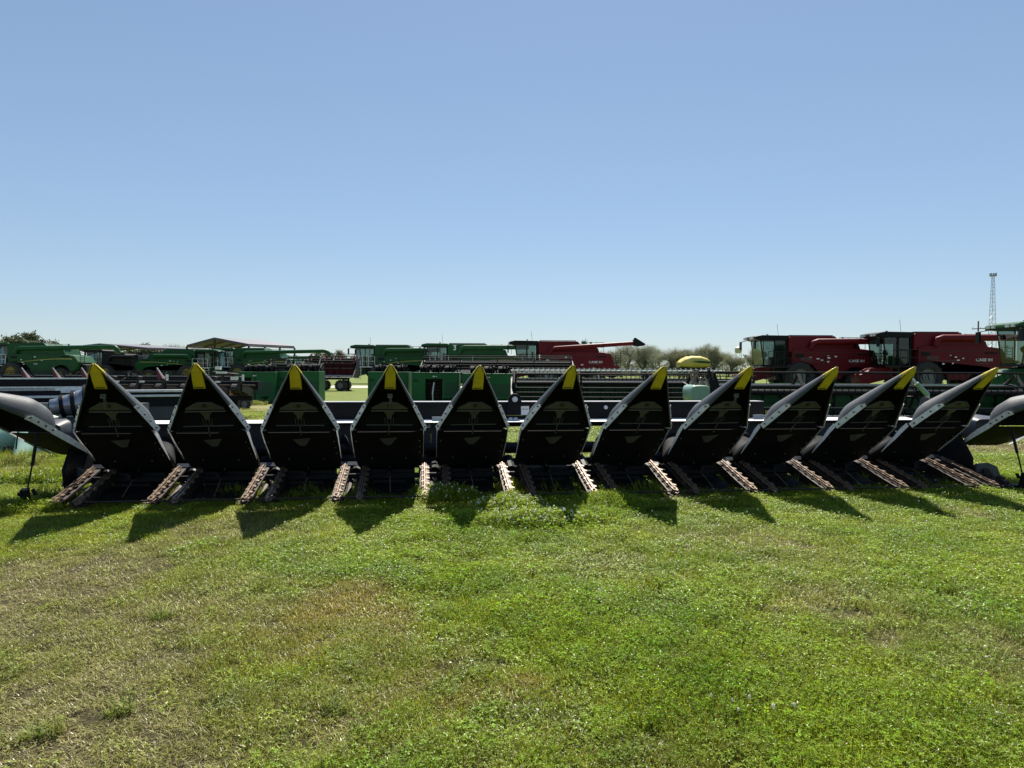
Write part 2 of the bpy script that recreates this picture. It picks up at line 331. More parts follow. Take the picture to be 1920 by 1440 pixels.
# ---- tufts (a hidden library collection, instanced by ONE stuff object)
def tuft(kind, seed):
    r = random.Random(seed); v = []; f = []; lid = []; mi = []; k = 0
    def blade(x, y, L, wd, lean, az, mat_i=0, lay=0.):
        nonlocal k
        dx, dy = math.cos(az), math.sin(az); px_, py_ = -dy, dx
        segs = 3; b = len(v)
        for i in range(segs+1):
            t = i/segs; h = L*(t*(1-lay*.8)) * math.cos(lean*t*.7); o = L*math.sin(lean*t)*t + lay*L*t
            ww = wd*(1-t**1.5)/2 + .0003
            cx, cy = x+dx*o, y+dy*o
            v.append((cx-px_*ww, cy-py_*ww, h+.002)); v.append((cx+px_*ww, cy+py_*ww, h+.002))
        for i in range(segs):
            f.append((b+2*i, b+2*i+1, b+2*i+3, b+2*i+2)); lid.append(k); mi.append(mat_i)
        k += 1
    def clover(x, y, h, s):
        nonlocal k
        blade(x, y, h*.95, .0016, .15, r.random()*6.28)
        a0 = r.random()*6.28; tx, ty = r.uniform(-.4, .4), r.uniform(-.4, .4)
        for q in range(3):
            a = a0+q*2.094; b = len(v)
            ca, sa = math.cos(a), math.sin(a)
            for (u, w_) in ((0, 0), (.55, .42), (1., .34), (1.05, -.0), (1., -.34), (.55, -.42)):
                X = (u*ca-w_*sa)*s; Y = (u*sa+w_*ca)*s
                v.append((x+X, y+Y, h + X*tx + Y*ty - abs(w_)*s*-.35))
            f.append((b, b+1, b+2, b+3)); f.append((b, b+3, b+4, b+5)); lid.extend([k, k]); mi.extend([0, 0]); 
        k += 1
    rad = .11
    def pt():
        a = r.random()*6.28; q = rad*math.sqrt(r.random()); return q*math.cos(a), q*math.sin(a)
    if kind == 'grass':
        for _ in range(120):
            x, y = pt(); blade(x, y, r.uniform(.015, .048), r.uniform(.002, .0045), r.uniform(.2, 1.3), r.random()*6.28, 0, r.uniform(0, .5))
    elif kind == 'dry':
        for _ in range(62):
            x, y = pt(); blade(x, y, r.uniform(.010, .032), r.uniform(.0022, .005), r.uniform(.3, 1.6), r.random()*6.28, 0, r.uniform(.2, .9))
        for _ in range(26):
            x, y = pt(); blade(x, y, r.uniform(.02, .045), r.uniform(.002, .004), r.uniform(.2, 1.2), r.random()*6.28, 1, r.uniform(0, .5))
    elif kind == 'clover':
        big = seed % 2
        for _ in range(58 if big else 72):
            x, y = pt(); clover(x, y, r.uniform(.010, .055 if big else .046), r.uniform(.006, .0125) if big else r.uniform(.0045, .0095))
        for _ in range(48):
            x, y = pt(); blade(x, y, r.uniform(.02, .06), r.uniform(.002, .0035), r.uniform(.2, 1.), r.random()*6.28, 1, 0)
    elif kind == 'mix':
        for _ in range(26):
            x, y = pt(); clover(x, y, r.uniform(.010, .034), r.uniform(.004, .008))
        for _ in range(85):
            x, y = pt(); blade(x, y, r.uniform(.02, .05), r.uniform(.002, .004), r.uniform(.2, 1.3), r.random()*6.28, 1, r.uniform(0, .5))
    elif kind == 'tall':
        for _ in range(45):
            x, y = pt(); blade(x*.5, y*.5, r.uniform(.07, .15), r.uniform(.003, .006), r.uniform(.1, .8), r.random()*6.28, 0, 0)
    elif kind == 'weed':
        for _ in range(40):
            x, y = pt(); blade(x*.35, y*.35, r.uniform(.03, .065), r.uniform(.003, .006), r.uniform(.4, 1.4), r.random()*6.28, 0, r.uniform(0, .3))
    elif kind == 'flower':
        for _ in range(30):
            x, y = pt(); clover(x, y, r.uniform(.03, .06), r.uniform(.008, .013))
    me = bpy.data.meshes.new('tuft_'+kind); me.from_pydata(v, [], f)
    if kind == 'flower':
        bm = bmesh.new(); bm.from_mesh(me)
        for _ in range(2):
            x, y = pt(); ret = bmesh.ops.create_icosphere(bm, subdivisions=1, radius=r.uniform(.006, .009), matrix=Matrix.Translation((x, y, r.uniform(.05, .075))))
        bm.to_mesh(me); bm.free(); nf = len(me.polygons)-len(f); lid += [k]*nf; mi += [2]*nf
    mats = {'grass': [M_grass], 'dry': [M_straw, M_grass], 'clover': [M_clov, M_grass], 'mix': [M_clov, M_grass], 'tall': [M_grass], 'weed': [M_weed], 'flower': [M_clov, M_grass, M_flower]}[kind]
    for m in mats: me.materials.append(m)
    me.polygons.foreach_set('material_index', mi)
    at_ = me.attributes.new('leafid', 'FLOAT', 'FACE'); at_.data.foreach_set('value', [float(x) + seed*.37 for x in lid])
    return bpy.data.objects.new('tuft', me)
lib = bpy.data.collections.new('tuft_library')
kinds = ['grass', 'grass', 'dry', 'dry', 'clover', 'clover', 'mix', 'mix', 'tall', 'flower', 'weed']
for i, kd in enumerate(kinds):
    o = tuft(kd, 11+i); o.name = 'tuft_%02d' % i; lib.objects.link(o)
def scatter(name, label, P, idx, rot, scl):
    me = bpy.data.meshes.new(name); me.from_pydata([tuple(p) for p in P], [], [])
    a = me.attributes.new('idx', 'INT', 'POINT'); a.data.foreach_set('value', idx.astype(np.int32))
    a = me.attributes.new('rot', 'FLOAT_VECTOR', 'POINT'); a.data.foreach_set('vector', rot.astype(np.float32).ravel())
    a = me.attributes.new('scl', 'FLOAT_VECTOR', 'POINT'); a.data.foreach_set('vector', scl.astype(np.float32).ravel())
    o = bpy.data.objects.new(name, me); S.collection.objects.link(o)
    gn = bpy.data.node_groups.new(name, 'GeometryNodeTree')
    gn.interface.new_socket('Geometry', in_out='INPUT', socket_type='NodeSocketGeometry'); gn.interface.new_socket('Geometry', in_out='OUTPUT', socket_type='NodeSocketGeometry')
    N = gn.nodes; gi = N.new('NodeGroupInput'); go = N.new('NodeGroupOutput'); ip = N.new('GeometryNodeInstanceOnPoints')
    ci = N.new('GeometryNodeCollectionInfo'); ci.inputs[0].default_value = lib; ci.inputs[1].default_value = True; ci.inputs[2].default_value = True
    def na(nm, ty):
        x = N.new('GeometryNodeInputNamedAttribute'); x.data_type = ty; x.inputs[0].default_value = nm; return x.outputs[0]
    L = gn.links.new
    L(gi.outputs[0], ip.inputs['Points']); L(ci.outputs[0], ip.inputs['Instance']); ip.inputs['Pick Instance'].default_value = True
    L(na('idx', 'INT'), ip.inputs['Instance Index']); L(na('rot', 'FLOAT_VECTOR'), ip.inputs['Rotation']); L(na('scl', 'FLOAT_VECTOR'), ip.inputs['Scale'])
    L(ip.outputs[0], go.inputs[0])
    o.modifiers.new('scatter', 'NODES').node_group = gn
    return tag(o, label, 'grass', kind='stuff')
nr = np.random.RandomState(3)
def bands():
    for y0, y1, dens, sc in ((1.9, 4.2, 290, .85), (4.2, 7, 220, 1.), (7, 10.5, 150, 1.15), (10.5, 16, 60, 1.7), (16, 26, 22, 2.4)):
        hw = y1*.80+1.3; n = int((y1-y0)*2*hw*dens)
        X = nr.uniform(-hw, hw, n); Y = nr.uniform(y0, y1, n); k = np.abs(X) < Y*.80+1.2
        yield X[k], Y[k], np.full(k.sum(), sc)
X, Y, SC = [np.concatenate(q) for q in zip(*bands())]
wn = .35*np.sin(X*3.1+Y*1.7)+.25*np.sin(X*7.3-Y*5.1)+.2*np.sin(-X*13.+Y*11.)
dry = blobs_np(DRY, X+wn*.35, Y+wn*.3); lush = blobs_np(LUSH, X+wn*.3, Y+wn*.35); red = blobs_np(REDB, X+wn*.3, Y)
right = 1/(1+np.exp(-(X/np.maximum(Y, 2)*3.2+.5+wn)*1.6))      # the clover thickens to the right
u = nr.rand(len(X)); idx = nr.randint(6, 8, len(X))
pc = np.clip(.12+.5*right*(1-dry) + .8*lush - .6*red, 0, .95)
pd = np.clip(.12+1.0*dry+.5*red-.5*lush, .02, .92)
idx = np.where(u < pc, nr.randint(4, 6, len(X)), idx)
u2 = nr.rand(len(X)); idx = np.where((u2 < pd*.9), nr.randint(2, 4, len(X)), idx)
u3 = nr.rand(len(X)); idx = np.where((u3 < .35) & (idx > 5) & (idx < 8), nr.randint(0, 2, len(X)), idx)
idx = np.where((nr.rand(len(X)) < .008*right+.001), 9, idx)
wn2 = np.sin(X*21+Y*9)*np.sin(Y*17-X*6+1)
hgt = .75+.55*lush+.25*right-.3*dry*(nr.rand(len(X)))+.25*wn+.28*wn2
keep = nr.rand(len(X)) > .30*dry + .10*np.clip(wn+.3, 0, 1) + .22*np.clip(-wn2-.35, 0, 1)
P = np.stack([X, Y, np.full(len(X), .006)], 1)
rot = np.stack([nr.normal(0, .06, len(X)), nr.normal(0, .06, len(X)), nr.uniform(0, 6.28, len(X))], 1)
sxy = SC*nr.uniform(.85, 1.2, len(X)); scl = np.stack([sxy, sxy, SC**.3*np.clip(hgt, .35, 1.8)*nr.uniform(.8, 1.25, len(X))], 1)
scatter('grass', 'mown lawn of grass, clover and dry blades spread over the ground', P[keep], idx[keep], rot[keep], scl[keep])
# taller clover mounds in the middle in front of the machine, weeds round it
def mound(cx, cy, rx, ry, h, n, kinds_):
    gq = ground(cx, cy); a = nr.uniform(0, 6.28, n); q = np.sqrt(nr.rand(n))
    x = gq.x+rx*q*np.cos(a); y = gq.y+ry*q*np.sin(a); z = h*(1-q**2)*nr.uniform(.2, 1, n)
    return np.stack([x, y, z], 1), nr.choice(kinds_, n)
ms = []
for a in ([(x_, 925+(x_<700)*10-(x_>1300)*12, .55, .10, .0, 16, [8,10,5,5]) for x_ in range(110, 1850, 75)] + [(845,940,.30,.22,.10,170,[4,5,5,9]), (870,985,.30,.2,.05,110,[4,5,6]), (955,965,.36,.28,.13,260,[4,5,9,9]), (1000,990,.45,.22,.10,250,[4,5,9,9]), (1065,985,.3,.2,.08,120,[4,5,9]),
          (1140,955,.30,.22,.12,200,[4,5,5]), (1110,975,.25,.2,.05,90,[4,5]), (950,925,.12,.10,.05,26,[8]), (965,945,.16,.12,.03,22,[8]), (1050,905,.3,.1,.0,10,[8]), (1085,975,.12,.08,.02,8,[8]), (805,935,.15,.1,.08,60,[4,5,9]),
          (60,905,.6,.25,.06,170,[4,5,8,9]), (120,890,.4,.4,.05,150,[4,5,8]), (40,870,.6,.5,.08,170,[4,5,8]), (30,960,.4,.2,.05,90,[4,6]), (470,760,.6,.8,.12,60,[8,4]), (510,755,.3,.6,.35,90,[8,8,4]),
          (1860,900,.8,.4,.04,120,[4,5]), (30,1395,.12,.1,.0,3,[10]), (440,1330,.06,.05,0,3,[10]), (640,1340,.07,.06,0,4,[10]), (230,1335,.06,.05,0,3,[10]), (300,1165,.06,.05,0,3,[10])]):
    ms.append(mound(*a))
P = np.concatenate([m[0] for m in ms]); idx = np.concatenate([m[1] for m in ms]); n = len(P)
rot = np.stack([nr.normal(0, .25, n), nr.normal(0, .25, n), nr.uniform(0, 6.28, n)], 1)
s = nr.uniform(.9, 1.4, n); sz = np.where(idx == 8, nr.uniform(.7, 1.5, n), nr.uniform(1.1, 1.9, n)); scl = np.stack([s, s, sz], 1)
scatter('clover_patch', 'tall bright clover with white flowers in front of the middle snouts', P, idx, rot, scl)

# ================================================================== FOREGROUND CORN HEAD
TH = .126; ORG = Vector((.537, 8.101, 0))
head = empty('corn_head', ORG, TH)
tag(head, 'wide black corn head with eleven raised charcoal snouts and yellow tips, in front', 'corn header', )
SP = .965
TIPY, TIPZ, COY, COZ = -.69, 1.523, .11, .80
SNU = [-4.704, -3.745, -2.821, -1.883, -.952, .02, .987, 1.995, 2.954, 3.92, 4.90]
def shell_secs(A, N, T0, L, aw, hh, s0, s1, n=22, m=14, grow=0.):
    secs = []
    for k in range(n+1):
        s = s0+(s1-s0)*k/n; c = T0 + A*(s*L); a, h = aw(s)+grow, hh(s)+grow
        row = []
        for i in range(m+1):
            f = math.pi*i/m; cx = math.cos(f); sx = math.sin(f)
            cx = math.copysign(abs(cx)**.6, cx)*(1+.07*sx); sx = sx**.9
            row.append(c + Vector((a*cx, 0, 0)) + N*(h*sx))
        secs.append(row)
    return secs
def snout_axes(ty, tz, cy, cz):
    d = Vector((0, cy-ty, cz-tz)); L = d.length; A = d/L; N = Vector((0, -A.z, A.y)); return Vector((0, ty, tz)), A, N, L
def make_snout(wide=.405, ty=TIPY, tz=TIPZ, cy=COY, cz=COZ, hs=1., end=False):
    T0, A, N, L = snout_axes(ty, tz, cy, cz)
    if end:
        aw = lambda s: wide*min(1., (s+.015)*1.5)**.8*(1 if s < .93 else math.cos((s-.93)*5.))
        hh = lambda s: .27*min(1., (s+.01)*1.45)**.75*(1 if s < .85 else math.sqrt(max(.03, 1-((s-.85)/.21)**2)))
    else:
        aw = lambda s: .012+(wide-.012)*min(s, 1.)**.96
        hh = lambda s: (.01+.29*s**.93)*(1 if s < .80 else math.sqrt(max(.08, 1-((s-.80)/.207)**2)))*hs
    s = MB(); s.loft(shell_secs(A, N, T0, L, aw, hh, .0, 1.0), closed=False)
    # inward lip along the opening
    for sg in (-1, 1):
        pts = []
        for k in range(15):
            t = .16+.84*k/14; c = T0+A*(t*L); pts.append([c+Vector((sg*aw(t), 0, 0)), c+Vector((sg*(aw(t)-.012*min(1, t*2)), 0, 0))+N*.012])
        s.loft(pts, closed=False)
    sn = s.build('snout', M_poly, head, smooth=True, solid=.009, autos=50)
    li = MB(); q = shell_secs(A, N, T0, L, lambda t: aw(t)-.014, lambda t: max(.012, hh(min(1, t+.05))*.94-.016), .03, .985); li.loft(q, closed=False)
    nb_ = len(q[-1]); li._add(q[-1], [tuple(range(nb_))])  # back wall added to keep sun out of the snout
    li.build('shade_liner', M_blackshade, sn, smooth=True, autos=40)  # dark skin added inside the shell, its colour standing in for shade
    # yellow tip : cap plus underside plate
    t = MB(); t.loft(shell_secs(A, N, T0, L, aw, hh, -.0, .13, n=5, grow=.004), closed=False)
    pl = [(0, -.012), (.026, .05), (.048, .10), (.054, .20), (.056, .33)]
    P0 = [T0+A*(b*L)+Vector((a, 0, 0))-N*.012 for a, b in pl]; P1 = [T0+A*(b*L)+Vector((-a, 0, 0))-N*.012 for a, b in pl[::-1]]
    ring = P0+P1; ring2 = [p+N*.018 for p in ring]
    nn = len(ring); t._add(ring+ring2, [tuple(range(nn)), tuple(range(nn, 2*nn))[::-1]]+[(i, nn+i, nn+(i+1) % nn, (i+1) % nn) for i in range(nn)])
    # sides of the tip folding up onto the shell
    for sg in (-1, 1):
        a = []
        for q in (.03, .08, .12, .165):
            c = T0+A*(q*L); a.append([c+Vector((sg*(aw(q)+.006), 0, 0))-N*.004, c+Vector((sg*(aw(q)*.75+.006), 0, 0))+N*(hh(q)*.72+.006)])
        t.loft(a, closed=False)
    yt = t.build('tip', M_yel, sn, smooth=True, solid=.003, autos=35)
    dk = MB()
    for k in range(2):
        for j in range(4):
            c = T0+A*((.312)*L)+Vector((-.044+.046*k+j*.0115, 0, 0))-N*.0135; bx = MB()
            e = [c+Vector((sx*.0042, 0, 0))+A*(sy*.009)-N*0 for sx, sy in ((-1, -1), (1, -1), (1, 1), (-1, 1))]
            dk._add(e+[p-N*.001 for p in e], [(0,1,2,3), (4,5,6,7)])
    dk.build('warning_print', M_ink, sn)
    # wear strips
    for sg in (-1, 1):
        b = MB(); q = []
        for k in range(9):
            t_ = .60+.40*k/8; c = T0+A*(t_*L); f = .30
            e = c+Vector((sg*(aw(t_)-.004), 0, 0))-N*.016
            f2 = c+Vector((sg*(aw(t_)+.015), 0, 0))+N*(.046 if 0 < k else .014)
            o = Vector((sg*.005, 0, 0))
            q.append([e, f2, f2+o, e+o])
        b.loft(q); b.cur = 1
        for k in range(4):
            t_ = .635+.105*k; c = T0+A*(t_*L)+Vector((sg*(aw(t_)+.010), 0, 0))+N*.015
            b.tube(c, c+Vector((sg*.010, 0, 0))-N*.004, .010, n=8)
        b.build('wear_strip', [M_strip, M_ink], sn)
    if not end:
        # inner bracket (gable plate with a round hole), stem, latch rods, rib, cross rod
        c = T0+A*(.60*L); br = MB()
        def P(x, a, nn_): return Vector((x, 0, 0))+c+A*a+N*nn_
        poly = [(-.19, .075), (-.075, -.02), (.075, -.02), (.19, .075), (.19, .10), (-.19, .10)]
        f0 = [P(x, a, .03) for x, a in poly]; f1 = [P(x, a, .036) for x, a in poly]; k = len(poly)
        br._add(f0+f1, [tuple(range(k)), tuple(range(k, 2*k))]+[(i, k+i, k+(i+1) % k, (i+1) % k) for i in range(k)])
        br.tube(P(-.2, .115, .02), P(.2, .115, .02), .008, n=6)
        br.tube(P(-.19, .08, .022), P(-.075, -.015, .022), .007, n=6); br.tube(P(.19, .08, .022), P(.075, -.015, .022), .007, n=6)
        br.cur = 1; br.tube(P(0, .03, .02), P(0, .03, .0295), .026, n=12); br.cur = 0
        poly = [(-.06, .13), (.06, .13), (.05, .17), (.03, .20), (.026, .27), (-.026, .27), (-.03, .20), (-.05, .17)]
        f0 = [P(x, a, .03) for x, a in poly]; f1 = [P(x, a, .036) for x, a in poly]; k = len(poly)
        br._add(f0+f1, [tuple(range(k)), tuple(range(k, 2*k))]+[(i, k+i, k+(i+1) % k, (i+1) % k) for i in range(k)])
        for x in (-.045, .045, -.018, .018): br.tube(P(x, .24, .02), P(x, .36, .02), .0035, n=6)
        br.tube(P(0, .34, .01), P(.0, .52, .0), .007, n=6)
        br.tube(P(-.25, .36, .015), P(.26, .36, .015), .006, n=6)
        br.build('bracket', [M_olive, M_ink], sn)
        for sg in (-1, 1):
            rb = MB(); rb.path([P(sg*.20, .11, .05), P(sg*.26, .17, .06), P(sg*.31, .27, .05), P(sg*.335, .40, .03)], .010, 6)
            rb.build('rib', M_black, sn)
        dv = MB(); dv.box(T0+A*(.42*L)+N*.02, (.035, .03, .05)); dv.tube(T0+A*(.42*L)+N*.02, T0+A*(.53*L)+N*.02, .008, n=6)
        if end is None: dv.build('latch', M_strip, sn)
    return sn
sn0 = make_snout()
lt = MB(); lt.box((0, -.36, 1.20), (.05, .03, .045)); lt.tube((0, -.35, 1.19), (0, -.29, 1.08), .009, n=6); lt.tube((.012, -.35, 1.19), (.02, -.31, 1.10), .005, n=6)
lt.cur = 1; lt.box((0, -.378, 1.205), (.02, .006, .015))
def copy_part(o, parent, dx, jitter=0.):
    c = o.copy(); S.collection.objects.link(c); c.parent = parent; c.location = (dx, 0, 0)
    for ch in o.children:
        d = ch.copy(); S.collection.objects.link(d); d.parent = c
    return c
HU = [(j-5)*SP-.01 for j in range(11)]
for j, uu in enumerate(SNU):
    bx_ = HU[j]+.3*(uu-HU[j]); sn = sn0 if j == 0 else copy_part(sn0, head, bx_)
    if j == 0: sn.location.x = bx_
    # each snout rests at a very slightly different angle
    sn.rotation_euler = ([.004, -.006, .009, .0, .007, -.005, .004, -.003, .006, -.004, .003][j], [.008, -.01, .004, .012, -.006, .0, .011, -.009, .006, -.012, .005][j], .7*(uu-HU[j])/.69)
    if False: l2 = lt.build('latch', [M_strip, M_ink], sn)
for sn in [o for o in head.children if o.name.startswith('snout')]:
    if min(abs(sn.location.x-HU[k]-.3*(SNU[k]-HU[k])) for k in (0, 3, 7)) < .005: lt.build('latch', [M_olive, M_ink], sn)
# divider hoods behind/below each snout
def make_hood():
    h = MB(); secs = []
    for (y, zb, a, hh_) in ((.13, .785, .395, .04), (.34, .63, .395, .06), (.55, .49, .392, .10), (.86, .30, .385, .20), (1.0, .32, .34, .22), (1.15, .38, .28, .20), (1.3, .48, .2, .14)):
        row = []
        for i in range(13):
            f = math.pi*i/12; cx = math.cos(f); cx = math.copysign(abs(cx)**.7, cx); row.append((a*cx, y + .12*math.sin(f), zb+hh_*math.sin(f)**.8))
        secs.append(row)
    h.loft(secs, closed=False)
    ho = h.build('hood', M_blackshade, head, smooth=True, solid=.008, autos=45)
    d = MB()      # pan closing its underside, with rounded lower corners
    out = [(-.40, .79, .11), (.40, .79, .11), (.404, .62, .34), (.400, .40, .66), (.382, .31, .79), (.335, .28, .83), (-.335, .28, .83), (-.382, .31, .79), (-.400, .40, .66), (-.404, .62, .34)]
    d._add([(x, y+.03, z) for x, z, y in out], [tuple(range(10))])
    d.box((0, .775, .36), (.30, .012, .030)); d.box((0, .13, .775), (.66, .010, .008), (R(42), 0, 0))
    
    for x, z, y in ((-.2, .42, .64), (.2, .42, .64), (-.36, .66, .29), (.36, .66, .29), (.365, .58, .41), (.36, .5, .53)):
        d.cur = 1; d.tube((x, y+.01, z), (x, y-.004, z-.006), .008, n=8)
    d.build('pan', [M_blackshade, M_olive], ho, solid=.006)
    e = MB(); e._add([(-.125, .24, .72), (.125, .24, .72), (.03, .385, .60), (-.03, .385, .60)], [(0, 1, 2, 3)])
    e.build('gusset', M_olive, ho, solid=.006)
    for sg in (-1, 1):     # bright worn lower edge
        e = MB(); e.loft([[(sg*(a+.002), y-.002, z-.002), (sg*(a+.002), y+.004+b*.9, z+b*1.4), (sg*(a+.005), y+.004+b*.9, z+b*1.4), (sg*(a+.005), y-.002, z-.002)] for y, z, a, b in ((.11, .80, .40, .030), (.22, .715, .404, .034), (.34, .62, .404, .026), (.50, .51, .402, .012), (.62, .425, .400, .0))])
        e.build('edge_strip', M_strip, ho)
    r_ = MB(); r_.tube((.0, .80, .30), (.03, .25, .07), .006, n=6); r_.build('rod', M_rust, ho)
    return ho
hood0 = make_hood(); HU = [(j-5)*SP-.01 for j in range(11)]
for j, uu in enumerate(HU):
    if j == 0: hood0.location.x = uu
    else: copy_part(hood0, head, uu)
# row units: two chain rails on a sloping frame, stalk rolls beneath
SL = math.atan2(.235, 1.)
def make_row():
    r_ = MB(); r_.M = Matrix.Translation((0, 0, .03)) @ Matrix.Rotation(SL, 4, 'X')
    for sg in (-1, 1):
        r_.bb(sg*.07, sg*.19, .03, .98, .0, .03)               # deck plate
        r_.bb(sg*.165, sg*.19, .0, .98, -.09, -.002)
        r_.prism([(sg*.05, .02), (sg*.07, -.06), (sg*.13, -.10), (sg*.20, -.06), (sg*.215, .04)], -.01, .022, 'xy')
    r_.bb(-.20, .20, 1.0, 1.3, -.16, -.1)
    ro = r_.build('row_unit', M_rustd, head, bevel=.003)
    for sg in (-1, 1):
        c = MB(); c.M = Matrix.Translation((sg*.126, 0, .05)) @ Matrix.Rotation(SL, 4, 'X') @ Matrix.Scale(.62, 4, (1, 0, 0))
        c.bb(-.010, .012, .06, .93, .052, .066)                  # guide rail
        for s2 in (-1, 1):
            for k in range(18):
                y = .04+k*.05
                c.box((s2*.042, y, .045), (.010, .040, .018)); c.box((s2*.032, y+.025, .045), (.008, .040, .018))
                c.tube((s2*.028, y+.012, .045), (s2*.048, y+.012, .045), .011, n=6)
        for k in range(5):                                       # gathering lugs
            y = .10+k*.165
            c.prism([(.02, y), (.085, y-.012), (.095, y+.02), (.05, y+.045), (.02, y+.055)], .038, .058, 'xy')
            c.prism([(-.02, y+.08), (-.062, y+.07), (-.066, y+.10), (-.02, y+.125)], .038, .056, 'xy')
        # nose: idler sprocket and skid
        c.tube((0, .01, .035), (0, .01, .058), .055, n=14); c.tube((0, .01, .06), (0, .01, .075), .022, n=10)
        c.prism([(-.075, .04), (-.05, -.06), (0, -.10), (.055, -.06), (.08, .04), (.04, .0), (-.03, .0)], .022, .036, 'xy')
        c.box((.03, -.045, .045), (.05, .018, .02), (0, 0, .5)); c.box((-.035, -.02, .05), (.02, .06, .02), (0, 0, .3))
        c.build('gathering_chain', M_rust, ro)
    s = MB(); s.M = Matrix.Translation((0, 0, .03)) @ Matrix.Rotation(SL, 4, 'X')
    for sg in (-1, 1):
        s.tube((sg*.05, .10, -.09), (sg*.05, .85, -.09), .032, .04, n=8); s.tube((sg*.05, -.05, -.07), (sg*.05, .10, -.09), .006, .032, n=8)
    s.build('stalk_roll', M_rustd, ro)
    p_ = MB(); p_.tube((.0, .95, .20), (.0, 1.3, .3), .07, n=10); p_.box((0, 1.15, .18), (.26, .3, .14)); p_.build('gearbox', M_black, ro)
    return ro
row0 = make_row(); row0.location.x = -5.5*SP+.055
for i in range(1, 12): copy_part(row0, head, (i-5.5)*SP+.055)
# frame, trough, auger, beam, ground tube
b = MB()
W0, W1 = -5.52, 5.60
b.bb(W0, W1, .72, .78, .16, .22); b.bb(W0, W1, 1.2, 1.3, .22, .32)
for j in range(11): b.bb(HU[j]-.02, HU[j]+.02, .5, 1.25, .22, .28)
for j in range(11):
    b.bb(HU[j]-.30, HU[j]+.30, .78, 1.1, .03, .26); b.prism([(.28, .035), (.36, .09), (.779, .16), (.779, .03)], HU[j]-.27, HU[j]+.27, 'yz'); b.bb(HU[j]-.2, HU[j]+.2, .60, .68, .10, .16)  # low structure filled out with added dark boxes and wedges to deepen the shade
for x in (W0, W1-.04): b.prism([(.5, .1), (1.8, .12), (1.8, .80), (1.5, .86), (.9, .8), (.6, .55), (.45, .35)], x, x+.04, 'yz')
b.build('frame', M_black, head, bevel=.004)
tb = MB(); tb.tube((W0+.3, -.02, .07), (W1-.3, -.02, .07), .011, n=8); tb.build('ground_tube', M_rustd, head)
OP0, OP1 = -.55, 1.0
tr = MB()
for a, c_ in ((W0+.05, OP0), (OP1, W1-.05)):
    prof = [(1.62, .80), (1.62, .50), (1.58, .36), (1.48, .27), (1.32, .23), (1.05, .25)]
    tr.loft([[(a, y, z) for y, z in prof], [(c_, y, z) for y, z in prof]], closed=False)
tr.loft([[(OP0, y, z) for y, z in ((1.62, .26), (1.32, .23), (1.0, .25))], [(OP1, y, z) for y, z in ((1.62, .26), (1.32, .23), (1.0, .25))]], closed=False)
for i in range(12):
    x = (i-5.5)*SP+.055
    if 3.9 < i < 7.1: continue
    tr.loft([[(x-.2, 1.0, .29), (x-.2, 1.04, .33), (x-.2, 1.15, .27)], [(x+.2, 1.0, .29), (x+.2, 1.04, .33), (x+.2, 1.15, .27)]], closed=False)
tr.build('trough', M_slate, head, solid=.006)
fl = MB(); fl.prism([(1.42, .778), (1.42, .786), (1.73, .806), (1.73, .79)], W0+.05, W1-.05, 'yz'); fl.build('top_flange', M_lsteel, head, bevel=.003)
au = MB(); au.tube((W0+.1, 1.33, .45), (W1-.1, 1.33, .45), .075, n=14)
for x0, x1, sgn in ((W0+.15, OP0+.1, 1), (W1-.15, OP1-.1, -1)):
    n = int(abs(x1-x0)/.45*16); ring = []
    for k in range(n+1):
        t = k/n; x = x0+(x1-x0)*t; a = sgn*2*math.pi*k/16
        ring.append([(x, 1.33+.075*math.cos(a), .45+.075*math.sin(a)), (x, 1.33+.19*math.cos(a), .45+.19*math.sin(a))])
    au.loft(ring, closed=False)
au.build('auger', M_black, head, smooth=True, solid=.004, autos=40)
bm_ = MB(); bm_.bb(-2.9, 3.35, 1.74, 1.98, .80, 1.03); bm_.bb(W0+.05, W1-.05, 1.712, 1.78, .70, .80)
for x in (-2.2, -.9, 1.25, 2.7): bm_.bb(x-.05, x+.05, 1.715, 1.735, .36, 1.02)
# lug with hole and side plates round the opening
bm_.prism([(-.405, .78)] + [(-.285-.09*math.cos(math.pi*k/12), 1.07+.085*math.sin(math.pi*k/12)) for k in range(13)] + [(-.165, .78)], 1.70, 1.733)
bm_.prism([(-.6, .7), (-.45, .7), (-.5, .4), (-.6, .36)], 1.66, 1.70); bm_.prism([(.98, .7), (1.12, .7), (1.12, .36), (1.0, .4)], 1.66, 1.70)
bm_.build('main_beam', M_black, head, bevel=.006)
lg = MB(); lg.tube((-.285, 1.69, 1.075), (-.285, 1.7025, 1.075), .038, n=18)
for x in (-.50, .72, 1.0, 2.35): lg.tube((x, 1.70, .96), (x, 1.738, .96), .026, n=10)
lg.build('pin', M_lsteel, head)
ed = MB(); ed.bb(-2.9, 3.35, 1.745, 1.975, 1.033, 1.042); ed.build('beam_edge', mat('pale_beam_edge', (.28, .28, .29), .5), head)  # thin plate along the beam top, paler than the beam
dc = MB(); dc.bb(-.20, -.09, 1.69, 1.695, .86, .98); dc.bb(-1.42, -1.28, 1.39, 1.40, .80, .86); dc.bb(-1.50, -1.44, 1.585, 1.595, .70, .76); dc.bb(3.02, 3.17, 1.39, 1.40, .80, .87); dc.bb(.55-.92, .60-.92, 1.69, 1.695, .80, .825); dc.bb(.62-.92, .67-.92, 1.69, 1.695, .80, .825)
dc.cur = 1
for a, c_ in ((-.18, -.155), (-.135, -.11)): dc.bb(a, c_, 1.686, 1.6885, .935, .945)
dc.bb(-1.49, -1.48, 1.580, 1.584, .71, .75); dc.bb(-1.48, -1.455, 1.580, 1.584, .735, .745)
dc.cur = 2; dc.bb(-.40, -.17, 1.69, 1.695, .850, .858); dc.bb(-1.44, -1.425, 1.49, 1.495, .48, .63); dc.box((3.30, 1.45, .87), (.16, .012, .10), (0, 0, .2))
